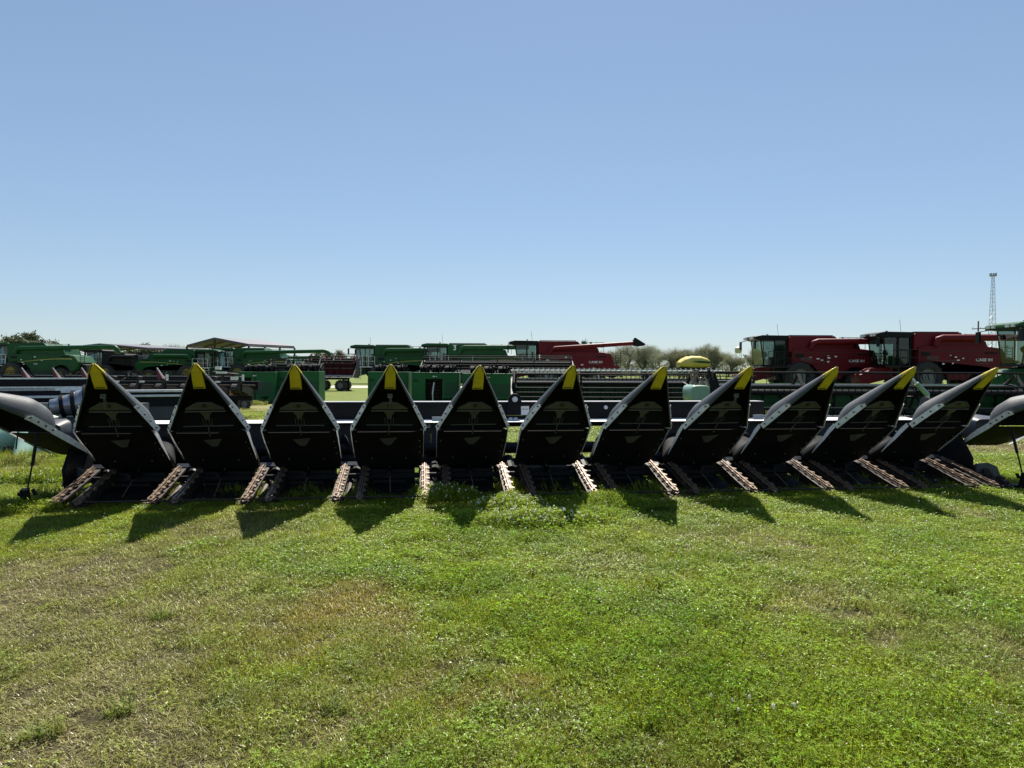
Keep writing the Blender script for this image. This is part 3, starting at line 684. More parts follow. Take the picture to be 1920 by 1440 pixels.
dc.build('placard', [M_white, M_ink, M_stripe], head)
sb = MB()
sb.prism([(-1.3, .33), (-.62, .33), (-.72, .66), (-.82, .82), (-.95, .82), (-1.1, .6)], 1.50, 1.58)
for x in (-4.4, 4.1, 2.6): sb.prism([(x-.35, .30), (x+.35, .30), (x+.2, .75), (x-.2, .75)], 1.50, 1.58)
sb.build('cover_plate', M_slate, head, bevel=.01)
# outer end dividers : big rounded snout, hood box, stepped cone, stand
for sg, ux, label in ((-1, -5.62, 'left'), (1, 5.85, 'right')):
    es = make_snout(wide=.37 if sg > 0 else .27, ty=-.72, tz=1.26, cy=.20, cz=.79, end=True)
    ep = MB(); out = [(-.33, .78, .17), (.33, .78, .17), (.34, .66, .40), (.33, .52, .72), (.2, .48, .76), (-.2, .48, .76), (-.33, .52, .72), (-.34, .66, .40)]
    kw = 1. if sg > 0 else .74; ep._add([(x*kw, y+.03, z) for x, z, y in out], [tuple(range(8))]); epo = ep.build('pan', M_blackshade, es, solid=.006)
    for s2 in (-1, 1):
        e = MB(); e.loft([[(s2*(a*kw+.004), y-.01, z-.01), (s2*(a*kw+.02), y+.01+b, z+b), (s2*(a*kw+.026), y+.01+b, z+b), (s2*(a*kw+.010), y-.01, z-.01)] for y, z, a, b in ((.17, .80, .345, .03), (.35, .705, .35, .034), (.55, .60, .35, .022), (.76, .50, .335, 0))])
        e.build('edge_strip', M_strip, es)
    es.location.x = 5.97 if sg > 0 else -5.74; es.rotation_euler = (0, 0, -.06 if sg > 0 else -.26)
    hb = MB(); secs = []
    for y, a, z0, z1 in ((.45, .17, .70, .86), (.60, .20, .60, .90), (.9, .21, .56, .91), (1.25, .2, .58, .88)):
        secs.append([(a*math.copysign(abs(math.cos(t_))**.5, math.cos(t_)), y, (z0+z1)/2+(z1-z0)/2*math.copysign(abs(math.sin(t_))**.5, math.sin(t_))) for t_ in [2*math.pi*k/18 for k in range(18)]])
    hb.loft(secs); ho = hb.build('end_hood', M_slate, head, smooth=True, autos=50); ho.location.x = sg*5.74+.05
    cn = MB(); rr = [(.0, .07), (.10, .09), (.20, .115), (.31, .145), (.42, .19)]; cx = ux-sg*.02
    sx = 1 if sg < 0 else -1
    ks = 1.35 if sg < 0 else .6; rr = [(a*ks*.9, b*ks) for a, b in rr]; base = Vector((-5.86, .95, 1.02) if sg < 0 else (5.72, 1.2, .98)); dd = Vector((sx*.93, .25, .12)).normalized()
    for k in range(4):
        r0 = rr[k][1]; p0 = base+dd*rr[k][0]; p1 = base+dd*rr[k+1][0]
        cn.cur = 0; cn.tube(p0, p1, r0, r0*1.10, n=20); cn.cur = 1; cn.tube(p1-dd*.02, p1+dd*.02, r0*1.42, n=20)
    cn.cur = 1; cn.tube(base-dd*.012, base, .08, n=16); cn.cur = 0
    co = cn.build('stepped_cone', [M_chrome, M_black], head, smooth=True, autos=30)
    st = MB(); fx = ux - sg*.02
    st.tube((fx, .12, .78), (fx+sg*.0, .02, .46), .017, n=8); st.tube((fx, .02, .47), (fx+sg*.03, -.06, .12), .009, n=8)
    st.build('stand_rod', M_black, head)
    ft = MB(); ft.box((fx+sg*.03, -.06, .12), (.075, .08, .22), (.2, 0, .2)); ft.box((fx+sg*.08, -.05, .16), (.07, .03, .03), (0, .6, 0)); ft.box((fx-sg*.05, -.05, .19), (.03, .03, .07), (0, -.5, 0)); ft.box((fx-sg*.04, .02, .05), (.12, .10, .05), (0, 0, .4))
    ft.build('stand_foot', M_black, head, bevel=.006)
    hg = MB(); hg.tube((fx+sg*.10, -.05, .82), (fx+sg*.12, -.05, .64), .007, n=6); hg.build('hanger', M_black, head)
# light blue-grey shields at the two outermost row units
for nm in (0,):
    sh = MB(); sh.prism([(-5.66, .12), (-5.42, .12), (-5.40, .30), (-5.48, .34), (-5.6, .27)], .72, .76); sh.build('shield', M_poly, head, bevel=.01)
    sh = MB(); sh.prism([(5.62, .12), (5.98, .10), (5.92, .24), (5.8, .29), (5.62, .28)], .42, .46); sh.build('shield', M_poly, head, bevel=.01)
od = MB(); od.M = Matrix.Translation((5.62, 0, .02)) @ Matrix.Rotation(SL, 4, 'X'); od.bb(-.05, .16, -.02, 1.2, 0, .05)
for k in range(7): od.box((.05+(k % 2)*.06, .05+k*.13, .07), (.07, .08, .06), (0, 0, .5*k))
od.build('outer_rail', M_rustd, head, bevel=.004)


# ================================================================== BACKGROUND MACHINES
def wheel(parent, x, y, r, wd, rimm, n=28):
    t = MB(); prof = [(r*.58, -wd/2), (r*.9, -wd/2), (r, -wd*.32), (r, wd*.32), (r*.9, wd/2), (r*.58, wd/2)]
    secs = []
    for k in range(n):
        a = 2*math.pi*k/n; secs.append([(x+q*math.cos(a), y+h, r+q*math.sin(a)) for q, h in prof])
    secs.append(secs[0]); t.loft(secs, cap=False)
    for k in range(n):                                            # lugs
        a = 2*math.pi*(k+.5)/n; t.box((x+(r+.012)*math.cos(a), y+(wd*.2 if k % 2 else -wd*.2), r+(r+.012)*math.sin(a)), (.05, wd*.5, .06), (0, -a, 0))
    wh = t.build('wheel', M_tyre, parent)
    d = MB(); d.tube((x, y-wd*.30, r), (x, y+wd*.30, r), r*.58, n=24); d.tube((x, y-wd*.42, r), (x, y-wd*.28, r), r*.18, n=12); d.tube((x, y-wd*.36, r), (x, y-wd*.30, r), r*.36, n=16)
    d.build('rim', rimm, wh)
def combine(px, Y, face, kind, label, name='combine_harvester', length=9., hs=1., auger=None, text=None, group=None, rz=0., zoff=0., wheels=True, number=None, tank=True, beacon=True, cabvis=True, header=None):
    """px = photo x of the front of the cab; face -1 looks left, +1 looks right; local x runs from the cab to the rear"""
    p = at(px, 690, Y); root = empty(name, (p.x, Y, zoff), rz); root.scale = (1, 1, hs)
    f = -face                                                      # +1: rear lies to the right
    P = {'red': M_red, 'green': M_green, 'dark': M_black}[kind]
    X = lambda x: f*x
    def poly(m, pts, y0, y1): m.prism([(X(a), b) for a, b in pts], y0, y1)
    k = length/9.
    # body shell (side panels, curved tail)
    b = MB()
    if kind == 'red':
        pts = [(2.35, 1.55), (2.35, 2.9), (3.2, 3.02), (6.9*k, 2.98), (8.0*k, 2.85), (8.25*k, 2.45), (8.3*k, 1.9), (8.65*k, 1.75), (8.7*k, 1.35), (8.2*k, 1.12), (7.6*k, 1.1)]
        for i in range(7): a = math.pi*i/6; pts.append((6.75*k+.85*math.cos(a), 1.1+.62*math.sin(a)))
        pts += [(5.6*k, .85), (4.4, .85)]
        for i in range(5): a = math.pi*(.1+.75*i/4); pts.append((3.0+1.25*math.cos(a), 1.0+1.05*math.sin(a)))
    else:
        pts = [(2.2, 1.6), (2.2, 2.78), (7.2*k, 2.78), (8.1*k, 2.6), (8.5*k, 2.0), (8.3*k, 1.35), (7.7*k, 1.1)]
        for i in range(7): a = math.pi*i/6; pts.append((6.9*k+.85*math.cos(a), 1.05+.72*math.sin(a)))
        pts += [(5.7*k, .8), (4.6, .8)]
        for i in range(5): a = math.pi*(.1+.75*i/4); pts.append((3.1+1.35*math.cos(a), 1.0+1.1*math.sin(a)))
    poly(b, pts, -1.45, 1.45)
    bo = b.build('body', P, root, bevel=.05)
    # panel seams, vents and trim standing slightly proud
    d = MB()
    for x in (4.55, 6.4*k): d.bb(X(x)-.012, X(x)+.012, -1.459, -1.449, 1.75, 2.75)
    d.bb(X(2.35), X(8.0*k), -1.462, -1.449, 2.70, 2.73)
    d.build('panel_seam', M_ink, bo)
    v = MB()
    for i in range(6): v.bb(X(6.9*k+.14*i)-.05, X(6.9*k+.14*i)+.05, -1.475, -1.452, 2.5, 2.62)
    v.bb(X(2.5), X(3.1), -1.47, -1.452, 2.35, 2.6); v.tube((X(4.6), -1.49, 2.2), (X(4.6), -1.49, 2.45), .02, n=5); v.tube((X(6.35*k), -1.49, 2.1), (X(6.35*k), -1.49, 2.3), .02, n=5)
    v.build('vent', M_black, bo)
    if kind != 'dark':
        dt = MB(); dr = random.Random(int(px)+5)
        for i in range(7): x = dr.uniform(2.5, 5.6)*k; z = dr.uniform(1.75, 2.6); dt.bb(X(x), X(x+dr.uniform(.06, .22)), -1.466, -1.453, z, z+dr.uniform(.03, .10))
        dt.build('warning_decal', M_strip, bo)
        rl = MB()
        for x in (5.7, 6.3, 6.9, 7.5): rl.tube((X(x*k), -1.2, 2.9), (X(x*k), -1.2, 3.75), .018, n=5)
        for z in (3.35, 3.75): rl.tube((X(5.7*k), -1.2, z), (X(7.5*k), -1.2, z), .018, n=5)
        rl.build('handrail', M_black, bo)
    # grain tank and engine deck
    g_ = MB(); zt = 3.85 if tank else 3.4
    poly(g_, [(2.1, 2.76), (2.1, zt-.12), (2.25, zt), (5.3*k, zt), (5.6*k, zt-.3), (7.0*k, 3.3), (7.2*k, 2.76)], -1.32, 1.3)
    gt = g_.build('grain_tank', P, root, bevel=.04)
    r_ = MB(); r_.bb(X(2.2), X(5.2*k), -1.25, 1.2, zt+.01, zt+.06)
    for i in range(5): r_.box((X(5.9*k+.3*i), -.4, 3.48), (.2, .9, .16))
    r_.tube((X(6.6*k), .3, 3.2), (X(6.6*k), .3, 3.85), .07, n=8)
    r_.build('deck_equipment', M_black, gt)
    # cab: dark frame, see-through glass, roof
    c = MB(); cx0, cx1, z0, z1 = .25, 2.05, 1.85, 3.55
    for x, y in ((cx0+.05, -1.0), (cx0+.05, 1.0), (cx1-.04, -1.1), (cx1-.04, 1.1), (1.15, -1.1), (1.15, 1.1)):
        c.tube((X(x-(.12 if x < 1 else 0)), y, z1), (X(x+(.12 if x < 1 else 0)), y, z0), .045, n=6)
    c.bb(X(cx0), X(cx1), -1.1, 1.1, z0-.12, z0); c.bb(X(cx1-.12), X(cx1+.1), -1.05, 1.05, z0, z1)
    c.bb(X(1.2), X(1.65), -.25, .25, z0, z0+.55); c.bb(X(1.55), X(1.72), -.25, .25, z0+.5, z0+1.15); c.tube((X(.75), 0, z0), (X(.85), 0, z0+.7), .05, n=6); c.tube((X(.78), 0, z0+.68), (X(.95), 0, z0+.76), .18, n=12)
    cb = c.build('cab', M_black, root)
    gl = MB()
    for y in (-1.03, 1.03): gl.prism([(X(cx0+.2), z0+.02), (X(1.13), z0+.02), (X(1.13), z1-.02), (X(cx0-.02), z1-.02)], y-.006, y+.006); gl.prism([(X(1.19), z0+.02), (X(cx1-.15), z0+.02), (X(cx1-.15), z1-.02), (X(1.19), z1-.02)], y-.006, y+.006)
    gl._add([(X(cx0+.14), -.98, z0), (X(cx0+.14), .98, z0), (X(cx0-.1), .98, z1), (X(cx0-.1), -.98, z1)], [(0, 1, 2, 3)])
    gl.build('window', M_glass, cb)
    rf = MB(); poly(rf, [(-.35, z1+.10), (-.30, z1+.26), (.2, z1+.36), (2.0, z1+.34), (2.25, z1+.22), (2.2, z1-.02), (.1, z1-.02)], -1.2, 1.2)
    ro = rf.build('roof', M_black if kind == 'red' else P, cb, bevel=.05)
    if kind == 'green':
        rr_ = MB(); rr_.bb(X(-.3), X(2.1), -1.22, 1.22, z1+.0, z1+.12); rr_.build('light_bar', M_black, ro)
    lp = MB()
    for y in (-.9, -.5, .5, .9): lp.bb(X(-.42), X(-.30), y-.1, y+.1, z1+.08, z1+.22)
    lp.build('work_light', M_lsteel, ro)
    for y in (-1, 1):
        m = MB(); m.tube((X(-.2), y*1.15, z1+.02), (X(-.45), y*1.55, z1-.05), .025, n=6); m.bb(X(-.48), X(-.38), y*1.55-.14, y*1.55+.14, z1-.62, z1-.05); m.build('mirror', M_black, cb)
    an = MB(); an.tube((X(1.6), -.6, z1+.3), (X(1.5), -.6, z1+1.15), .012, n=5); an.tube((X(1.2), .5, z1+.3), (X(1.2), .5, z1+.5), .07, n=8); an.build('antenna', M_black, cb)
    # ladder, platform, railing
    l = MB(); l.bb(X(.3), X(2.3), -1.75, -1.1, 1.66, 1.72)
    for x in (.5, 1.0, 1.6, 2.2): l.tube((X(x), -1.72, 1.7), (X(x), -1.72, 2.75), .02, n=5)
    l.tube((X(.5), -1.72, 2.75), (X(2.2), -1.72, 2.75), .02, n=5); l.tube((X(.5), -1.72, 2.25), (X(2.2), -1.72, 2.25), .018, n=5)
    for i in range(5): l.bb(X(.35), X(.85), -1.9-.0*i, -1.75, .5+.27*i, .53+.27*i)
    l.tube((X(.35), -1.82, .4), (X(.35), -1.75, 1.7), .025, n=5); l.tube((X(.85), -1.82, .4), (X(.85), -1.75, 1.7), .025, n=5)
    l.build('ladder', M_strip if kind == 'green' else M_rustd, root)
    ch = MB(); poly(ch, [(1.0, 1.6), (2.4, 1.7), (7.5*k, 1.5), (7.5*k, .9), (1.3, .8)], -1.1, 1.1); ch.tube((X(2.6), -1.5, 1.0), (X(2.6), 1.5, 1.0), .18, n=8); ch.tube((X(6.9*k), -1.3, .75), (X(6.9*k), 1.3, .75), .12, n=8)
    for i in range(6): ch.box((X(2.4+i*.8), -1.2, 1.0+.2*(i % 2)), (.35, .25, .35), (0, .3*i, 0))
    ch.build('chassis', M_black, root)
    fh = MB(); poly(fh, [(1.2, 1.75), (1.2, 1.0), (-1.1, .45), (-1.2, 1.15), (-.3, 1.55)], -.7, .7); fh.build('feeder_house', P, root, bevel=.03)
    rc = MB(); poly(rc, [(7.7*k, 2.0), (8.9*k, 1.75), (9.0*k, 1.1), (8.3*k, .8), (7.7*k, 1.0)], -.95, .95)
    rc.tube((X(8.5*k), -1.2, 2.0), (X(8.5*k), -1.2, 3.1), .025, n=5); rc.tube((X(8.9*k), -1.2, 1.8), (X(8.9*k), -1.2, 3.0), .025, n=5)
    for i in range(6): rc.tube((X(8.5*k), -1.2, 1.9+.2*i), (X(8.9*k), -1.2, 1.85+.2*i), .018, n=5)
    rc.build('rear_chopper', M_black, root)
    if wheels:
        for y in (-1.62, 1.62): wheel(root, X(2.75), y, 1.0, .75, M_rimy if kind == 'green' else M_rimg)
        for y in (-1.45, 1.45): wheel(root, X(6.9*k), y, .72, .5, M_rimy if kind == 'green' else M_rimg)
    # unloading auger folded along the side
    a0, a1, az0, az1, end = auger or (2.6, 9.2, 3.3, 3.42, 'hook')
    au_ = MB(); pts = [(X(a0), -1.50, az0-.5), (X(a0+.15), -1.55, az0-.1), (X(a0+.45), -1.58, az0), (X(a1), -1.62, az1)]
    au_.path(pts, .17 if end == 'boot' else .21, 12)
    ag = au_.build('unloading_auger', P, root, smooth=True, autos=40)
    if end == 'hook':
        h_ = MB(); h_.path([(X(a1), -1.62, az1), (X(a1+.35), -1.62, az1-.03), (X(a1+.62), -1.62, az1-.25), (X(a1+.75), -1.62, az1-.62)], [.215, .23, .22, .19], 12); h_.build('spout', P, ag, smooth=True, autos=50)
    elif end == 'boot':
        h_ = MB(); h_.prism([(X(a1-.05), az1-.22), (X(a1-.08), az1+.2), (X(a1+.08), az1+.48), (X(a1+.95), az1-.06), (X(a1+.85), az1-.2), (X(a1+.4), az1-.26)], -1.86, -1.38); h_.build('spout', M_black, ag, bevel=.05)
    # stripe, lettering
    if kind == 'dark': pass
    elif kind == 'green':
        st = MB(); q = []
        for i in range(13):
            t_ = i/12; x = 2.7+(7.9*k-2.7)*t_; z = 1.92+.38*math.sin(t_*1.9)
            q.append([(X(x), -1.466, z), (X(x), -1.466, z+.03+.07*t_), (X(x), -1.455, z+.03+.07*t_), (X(x), -1.455, z)])
        st.loft(q); st.build('side_stripe', M_stripe, bo)
        if number:
            text_obj('number', number, .62, Matrix.Translation((X(2.75), -1.328, 3.45)) @ Matrix.Rotation(math.pi/2, 4, 'X'), M_white, gt)
            nb = MB(); nb.bb(X(2.55), X(2.95), -1.334, -1.322, 3.70, 3.73); nb.build('number_bar', M_white, gt)
    else:
        st = MB(); st.bb(X(3.1), X(5.0), -1.462, -1.452, 2.06, 2.08); st.build('side_stripe', M_olive, bo)
        text_obj('lettering', 'CASE IH', .25, Matrix.Translation((X(6.8*k), -1.458, 2.12)) @ Matrix.Rotation(math.pi/2, 4, 'X') @ Matrix.Scale(1.25, 4, (1, 0, 0)), M_white, bo)
        nb = MB(); nb.bb(X(6.8*k)-.35, X(6.8*k)+.35, -1.460, -1.452, 1.90, 1.925); nb.build('lettering_line', M_olive, bo)
        text_obj('model_number', '8250', .30, Matrix.Translation((X(3.3), -1.458, 2.24)) @ Matrix.Rotation(math.pi/2, 4, 'X') @ Matrix.Scale(1.3, 4, (1, 0, 0)), M_olive, bo)
    return tag(root, label, 'combine', group)
combine(-8, 70, -1, 'green', 'green combine cut off by the left edge, its long auger reaching right', length=9.6, auger=(3.0, 12.3, 3.35, 3.5, 'hook'), group='green combines parked in the yard')
combine(410, 80, 1, 'green', 'low green combine facing right, behind the first and second yellow tips', length=9.2, hs=.92, auger=(2.4, 6.5, 3.1, 3.1, 'none'), group='green combines parked in the yard')
combine(170, 84, -1, 'dark', 'black combine between the two green ones at the far left', length=8.0, hs=.93, tank=False, auger=(3, 6, 3, 3, 'none'))
combine(412, 82, -1, 'green', 'green combine under the open shed roof with the longest hooked auger', length=9.4, hs=.98, auger=(3.2, 12.4, 3.35, 3.55, 'hook'), group='green combines parked in the yard')
combine(470, 104, -1, 'green', 'green combine mostly hidden, only its short hooked auger showing past the shed', length=9.0, hs=.9, auger=(3, 10.2, 3.4, 3.5, 'hook'), group='green combines parked in the yard')
combine(668, 72, -1, 'green', 'green combine with a yellow side stripe, behind the red-ended header', length=9.3, auger=(3, 8.6, 3.35, 3.4, 'none'), group='green combines parked in the yard')
combine(800, 67, -1, 'green', 'green combine with a white number on its grain tank', length=9.6, auger=(3.2, 9.6, 3.5, 3.55, 'none'), number='3', group='green combines parked in the yard')
combine(962, 60, -1, 'red', 'red combine with black-booted auger raised, left of the bare trees', length=9.0, auger=(3.0, 9.9, 3.25, 3.68, 'boot'), group='red combines parked in the yard')
combine(1412, 52, -1, 'red', 'red combine right of the yellow tank, its tail against the next red one', length=9.1, auger=(3.6, 9.3, 3.45, 3.5, 'none'), hs=1.03, group='red combines parked in the yard')
combine(1636, 49, -1, 'red', 'red combine nearest the lattice tower, its auger running behind the last green cab', length=8.9, auger=(3.4, 11.2, 3.5, 3.55, 'none'), hs=1.06, group='red combines parked in the yard')
combine(1888, 35, -1, 'green', 'green combine cab cut off by the right edge, nearest of the parked combines', length=9.0, auger=(3, 8, 3.3, 3.3, 'none'), group='green combines parked in the yard', hs=1.0)

# ---- cotton picker unit cabinets (green boxes)
def cabinet(x0, x1, ytop, Y, label, style):
    a = at(x0, 700, Y); b_ = at(x1, 700, Y); zt = at(x0, ytop, Y).z; W = b_.x-a.x
    root = empty('picker_unit', ((a.x+b_.x)/2, Y, 0)); h = W/2; D = 1.0
    m = MB()
    if style == 'open':       # closed panel left, open bay in the middle
        m.bb(-h, -h*.42, -D/2, D/2, .08, zt); m.bb(-h*.42, h*.30, -D/2, D/2, zt*.80, zt-.003); m.bb(h*.30, h, -D/2+.003, D/2, .08, zt); m.bb(-h*.42, h*.3, D/2-.05, D/2-.004, .08, zt*.8); m.bb(-h*.42, h*.3, -D/2, D/2-.06, .085, .16)
    elif style == 'rough':
        m.bb(-h*.2, h, -D/2, D/2, .08, zt); m.bb(-h, -h*.2, -D/2, D/2, zt*.82, zt-.003); m.bb(-h, -h*.85, -D/2, D/2, .08, zt*.82); m.bb(-h*.85, -h*.2, D/2-.06, D/2-.004, .08, zt*.82)
    else:
        m.bb(-h, h, -D/2, D/2, .08, zt)
    bo = m.build('shell', M_green2, root, bevel=.012)
    d = MB(); px0, px1 = (.42*h, .93*h) if style == 'open' else ((.05*h, .95*h) if style == 'rough' else (-.1*h, .9*h))
    d.bb(px0, px1, -D/2-.012, -D/2-.003, zt*.30, zt*.68); d.build('mesh_panel', M_greend, bo)
    t = MB(); t.bb(-h, h, -D/2-.015, -D/2-.004, zt-.05, zt-.03); t.bb(h-.05, h-.03, -D/2-.015, -D/2-.004, .1, zt-.06); t.bb(-h+.03, -h+.06, -D/2-.014, -D/2-.004, .1, zt-.06)
    t.build('edge_trim', M_green2, bo)
    if style in ('open', 'rough'):
        xa, xb = (-.38*h, .26*h) if style == 'open' else (-.8*h, -.25*h)
        s_ = MB(); r = random.Random(int(x0))
        for i in range(7):
            x = xa+(xb-xa)*(i+.5)/7; s_.tube((x, -.1, .15), (x+r.uniform(-.05, .05), 0, zt*.75), .03, n=6)
            for q in range(7): s_.tube((x-.06, -.22, .2+q*.14), (x+.06, -.2, .2+q*.14), .025, n=6)
        s_.path([(xa+.25, -.4, .15), (xa+.22, -.45, .6), (xa+.3, -.42, zt*.7)], .025, 6)
        s_.build('spindle_drum', M_rustd, root)
        s_ = MB(); s_.path([(xb-.35, -.42, .15), (xb-.36, -.46, .5), (xb-.30, -.44, zt*.7)], .03, 6); s_.build('hose', M_strip, root)
    k_ = MB()
    for q in range(3): k_.bb(-h*.9+q*.07, -h*.9+q*.07+.035, -D/2-.012, -D/2-.003, zt*.72, zt*.78)
    k_.bb(-h*.02, h*.02, -D/2-.02, -D/2-.004, .09, zt*.95); k_.tube((h*.35, -D/2-.03, zt*.2), (h*.6, -D/2-.03, zt*.2), .03, n=6); k_.tube((h*.5, -D/2-.02, zt*.14), (h*.7, -D/2-.04, zt*.24), .025, n=6)
    k_.build('door_seam', M_black, bo)
    l = MB(); l.bb(-.1*h, .06*h, -D/2-.012, -D/2-.005, zt*.86, zt*.90); l.build('decal', M_white, root)
    f_ = MB()
    for x in (-h*.8, h*.8): f_.bb(x-.05, x+.05, -.4, .4, 0, .079)
    f_.build('foot', M_black, root)
    tp = MB(); r = random.Random(int(x1))
    for i in range(3):
        x = -h*.6+i*h*.55; tp.tube((x-.12, 0, zt+.14), (x+.30, .05, zt+.15), .13+.04*r.random(), n=10); tp.path([(x, -.1, zt+.02), (x+.1, -.2, zt+.30), (x+.3, -.1, zt+.24), (x+.4, 0, zt+.02)], .035, 6); tp.bb(x+.18, x+.24, -.3, .1, zt, zt+.2+.12*r.random())
    tp.build('top_gearbox', M_black, root)
    return tag(root, label, 'picker unit', 'green cotton picker units standing on the grass')
cabinet(450, 522, 697, 30.5, 'green steel picker unit with a rusty open left bay and weeds at its foot', 'rough')
cabinet(529, 604, 696, 31, 'plain green steel picker unit behind the third yellow tip', 'plain')
cabinet(694, 769, 697, 30, 'green picker unit with panel half hidden by the fourth yellow tip', 'plain')
cabinet(775, 862, 698, 29.5, 'green picker unit with a tall open bay, between fourth and fifth snouts', 'open')
cabinet(868, 964, 700, 29, 'green picker unit rightmost of the row, behind the fifth yellow tip', 'plain2')

# ---- green draper headers with reels, seen from the front
def reel(parent, x0, x1, y, z, r, nb, step, mt, bats=True, tine=.17, ph=.3):
    rl = MB(); rl.tube((x0, y, z), (x1, y, z), .07, n=10)
    nd = max(2, int(abs(x1-x0)/2.0))
    for i in range(nd+1):
        x = x0+(x1-x0)*i/nd
        for k in range(nb):
            a = 2*math.pi*k/nb+ph; rl.tube((x, y, z), (x, y+r*math.cos(a), z+r*math.sin(a)), .03, n=5)
    ro = rl.build('reel', mt, parent)
    for k in range(nb):
        a = 2*math.pi*k/nb+ph; by, bz = y+r*math.cos(a), z+r*math.sin(a)
        b = MB(); b.tube((x0, by, bz), (x1, by, bz), .028, n=6)
        n = int(abs(x1-x0)/step)
        for i in range(n):
            x = x0+(x1-x0)*(i+.5)/n; b.tube((x, by, bz), (x+.02, by-.04, bz-tine), .012, n=4)
        b.build('reel_bat', mt, ro)
def draper(px0, px1, Y, ztop, label, kind='green', rr=.5, step=.16, rz=0., nb=6, comb=False, zlow=.25):
    a, b_ = at(px0, 700, Y), at(px1, 700, Y); W = b_.x-a.x
    root = empty('grain_header', ((a.x+b_.x)/2, Y, 0), rz); h = W/2; P = M_green if kind == 'green' else (M_red if kind == 'red' else M_black)
    m = MB(); m.bb(-h, h, .9, 1.0, zlow+.1, ztop-.30); m.bb(-h, h, .85, 1.05, ztop-.42, ztop-.28); m.bb(-h, h, .86, .9, zlow+.45, zlow+.55)
    m.cur = 1
    for i in range(int(W/.45)): x = -h+.2+i*.45; m.bb(x-.02, x+.02, .84, .895, zlow+.1, ztop-.43)
    bo = m.build('back_sheet', [P, M_black], root)
    t = MB(); t.bb(-h, h, .80, .86, ztop-.36, ztop-.30); t.bb(-h, h, .1, .14, zlow+.12, zlow+.16); t.build('edge_rail', M_lsteel, root)
    dk = MB(); dk.prism([(-.35, zlow), (.9, zlow+.14), (.9, zlow+.18), (-.35, zlow+.04)], -h, h, 'yz'); dk.build('draper_deck', M_black, root)
    cu = MB(); cu.bb(-h, h, -.4, -.34, zlow-.01, zlow+.03)
    for i in range(int(W/.15)): x = -h+.07+i*.15; cu._add([(x-.03, -.4, zlow), (x+.03, -.4, zlow), (x, -.56, zlow), (x, -.42, zlow+.035)], [(0, 1, 3), (1, 2, 3), (2, 0, 3), (0, 2, 1)])
    cu.build('cutter_bar', M_strip, root)
    for x in (-h, h-.06):
        e = MB(); e.prism([(-1.0, zlow), (1.0, zlow-.05), (1.05, ztop-.25), (.6, ztop-.3), (-.2, zlow+.5)], x, x+.06, 'yz'); e.build('end_panel', M_black, root)
    reel(root, -h+.15, h-.15, .1, ztop-rr, rr, nb, step, M_black)
    for x in (-h+.1, -h*.33, h*.33, h-.1):
        ar = MB(); ar.path([(x, .95, ztop-.35), (x, .5, ztop-.05), (x, .1, ztop-rr)], .045, 6); ar.tube((x+.06, .8, ztop-.6), (x+.06, .2, ztop-rr-.1), .03, n=6); ar.build('reel_arm', P if kind != 'green' else M_rustd, root)
    for x in (-h*.6, h*.6):
        lg_ = MB(); lg_.bb(x-.06, x+.06, .5, .62, 0, zlow+.12); lg_.bb(x-.2, x+.2, .4, .72, 0, .05); lg_.build('stand', M_black, root)
    if comb:
        c = MB(); c.tube((-h, -.35, ztop-.04), (h, -.35, ztop-.04), .025, n=6)
        for i in range(int(W/.155)): x = -h+.1+i*.155; c.box((x, -.37, ztop-.015), (.028, .02, .15), (0, R(-48), 0))
        c.build('pickup_fingers', M_lsteel, root)
    return tag(root, label, 'grain header', 'grain headers with reels in the yard')
draper(958, 1345, 22.0, 1.50, 'long green reel header with bright upright fingers, behind the fifth to seventh tips', comb=True, rr=.44, nb=6, step=.13)
draper(1298, 1940, 17.0, 1.44, 'long green reel header with two thin top rails, running off the right edge', rr=.48, step=.15, nb=5)
draper(1120, 1420, 33, 1.35, 'far green reel header half hidden under the yellow tank', rr=.4, step=.25)
draper(790, 1075, 45, 2.35, 'dark reel header raised on a trailer in front of the numbered combine', kind='black', rr=.45, step=.22, nb=6, zlow=1.3)
draper(577, 668, 48, 2.5, 'short dark header with a red end shield, on small trailer wheels', kind='red', rr=.5, step=.25, nb=6, zlow=.9)
draper(-60, 240, 52, 1.25, 'low dark reel header in front of the far left green combine', kind='black', rr=.4, step=.3, nb=6)
draper(232, 452, 46, 1.30, 'low dark reel header in front of the second and third green combines', kind='black', rr=.4, step=.3, nb=6)
draper(500, 600, 42, 2.1, 'dark reel header above the plain green picker unit', kind='black', rr=.4, step=.25, nb=6, zlow=.9)

# transport trailers under raised headers
def trailer(px0, px1, Y, z, label):
    a, b_ = at(px0, 700, Y), at(px1, 700, Y); root = empty('header_trailer', ((a.x+b_.x)/2, Y, 0)); h = (b_.x-a.x)/2
    m = MB(); m.bb(-h, h, -.08, .08, z-.1, z+.05)
    for x in (-h*.8, 0, h*.8): m.bb(x-.05, x+.05, -.6, .6, z-.02, z+.1); m.bb(x-.04, x+.04, .5, .6, z, z+.35)
    for x in (-h*.7, h*.7): m.tube((x, -.8, .36), (x, .8, .36), .05, n=6); m.bb(x-.04, x+.04, -.07, .07, .36, z)
    m.build('frame', M_black, root)
    for x in (-h*.7, h*.7):
        for y in (-.8, .8): wheel(root, x, y, .36, .22, M_rimg, 18)
    return tag(root, label, 'trailer', 'header trailers in the yard')
trailer(800, 1070, 45.4, 1.25, 'long low trailer carrying the dark reel header in the middle')
trailer(596, 652, 48.4, .85, 'small wheeled trailer under the red-ended header')
trailer(505, 598, 42.4, .85, 'low trailer behind the plain green picker unit')

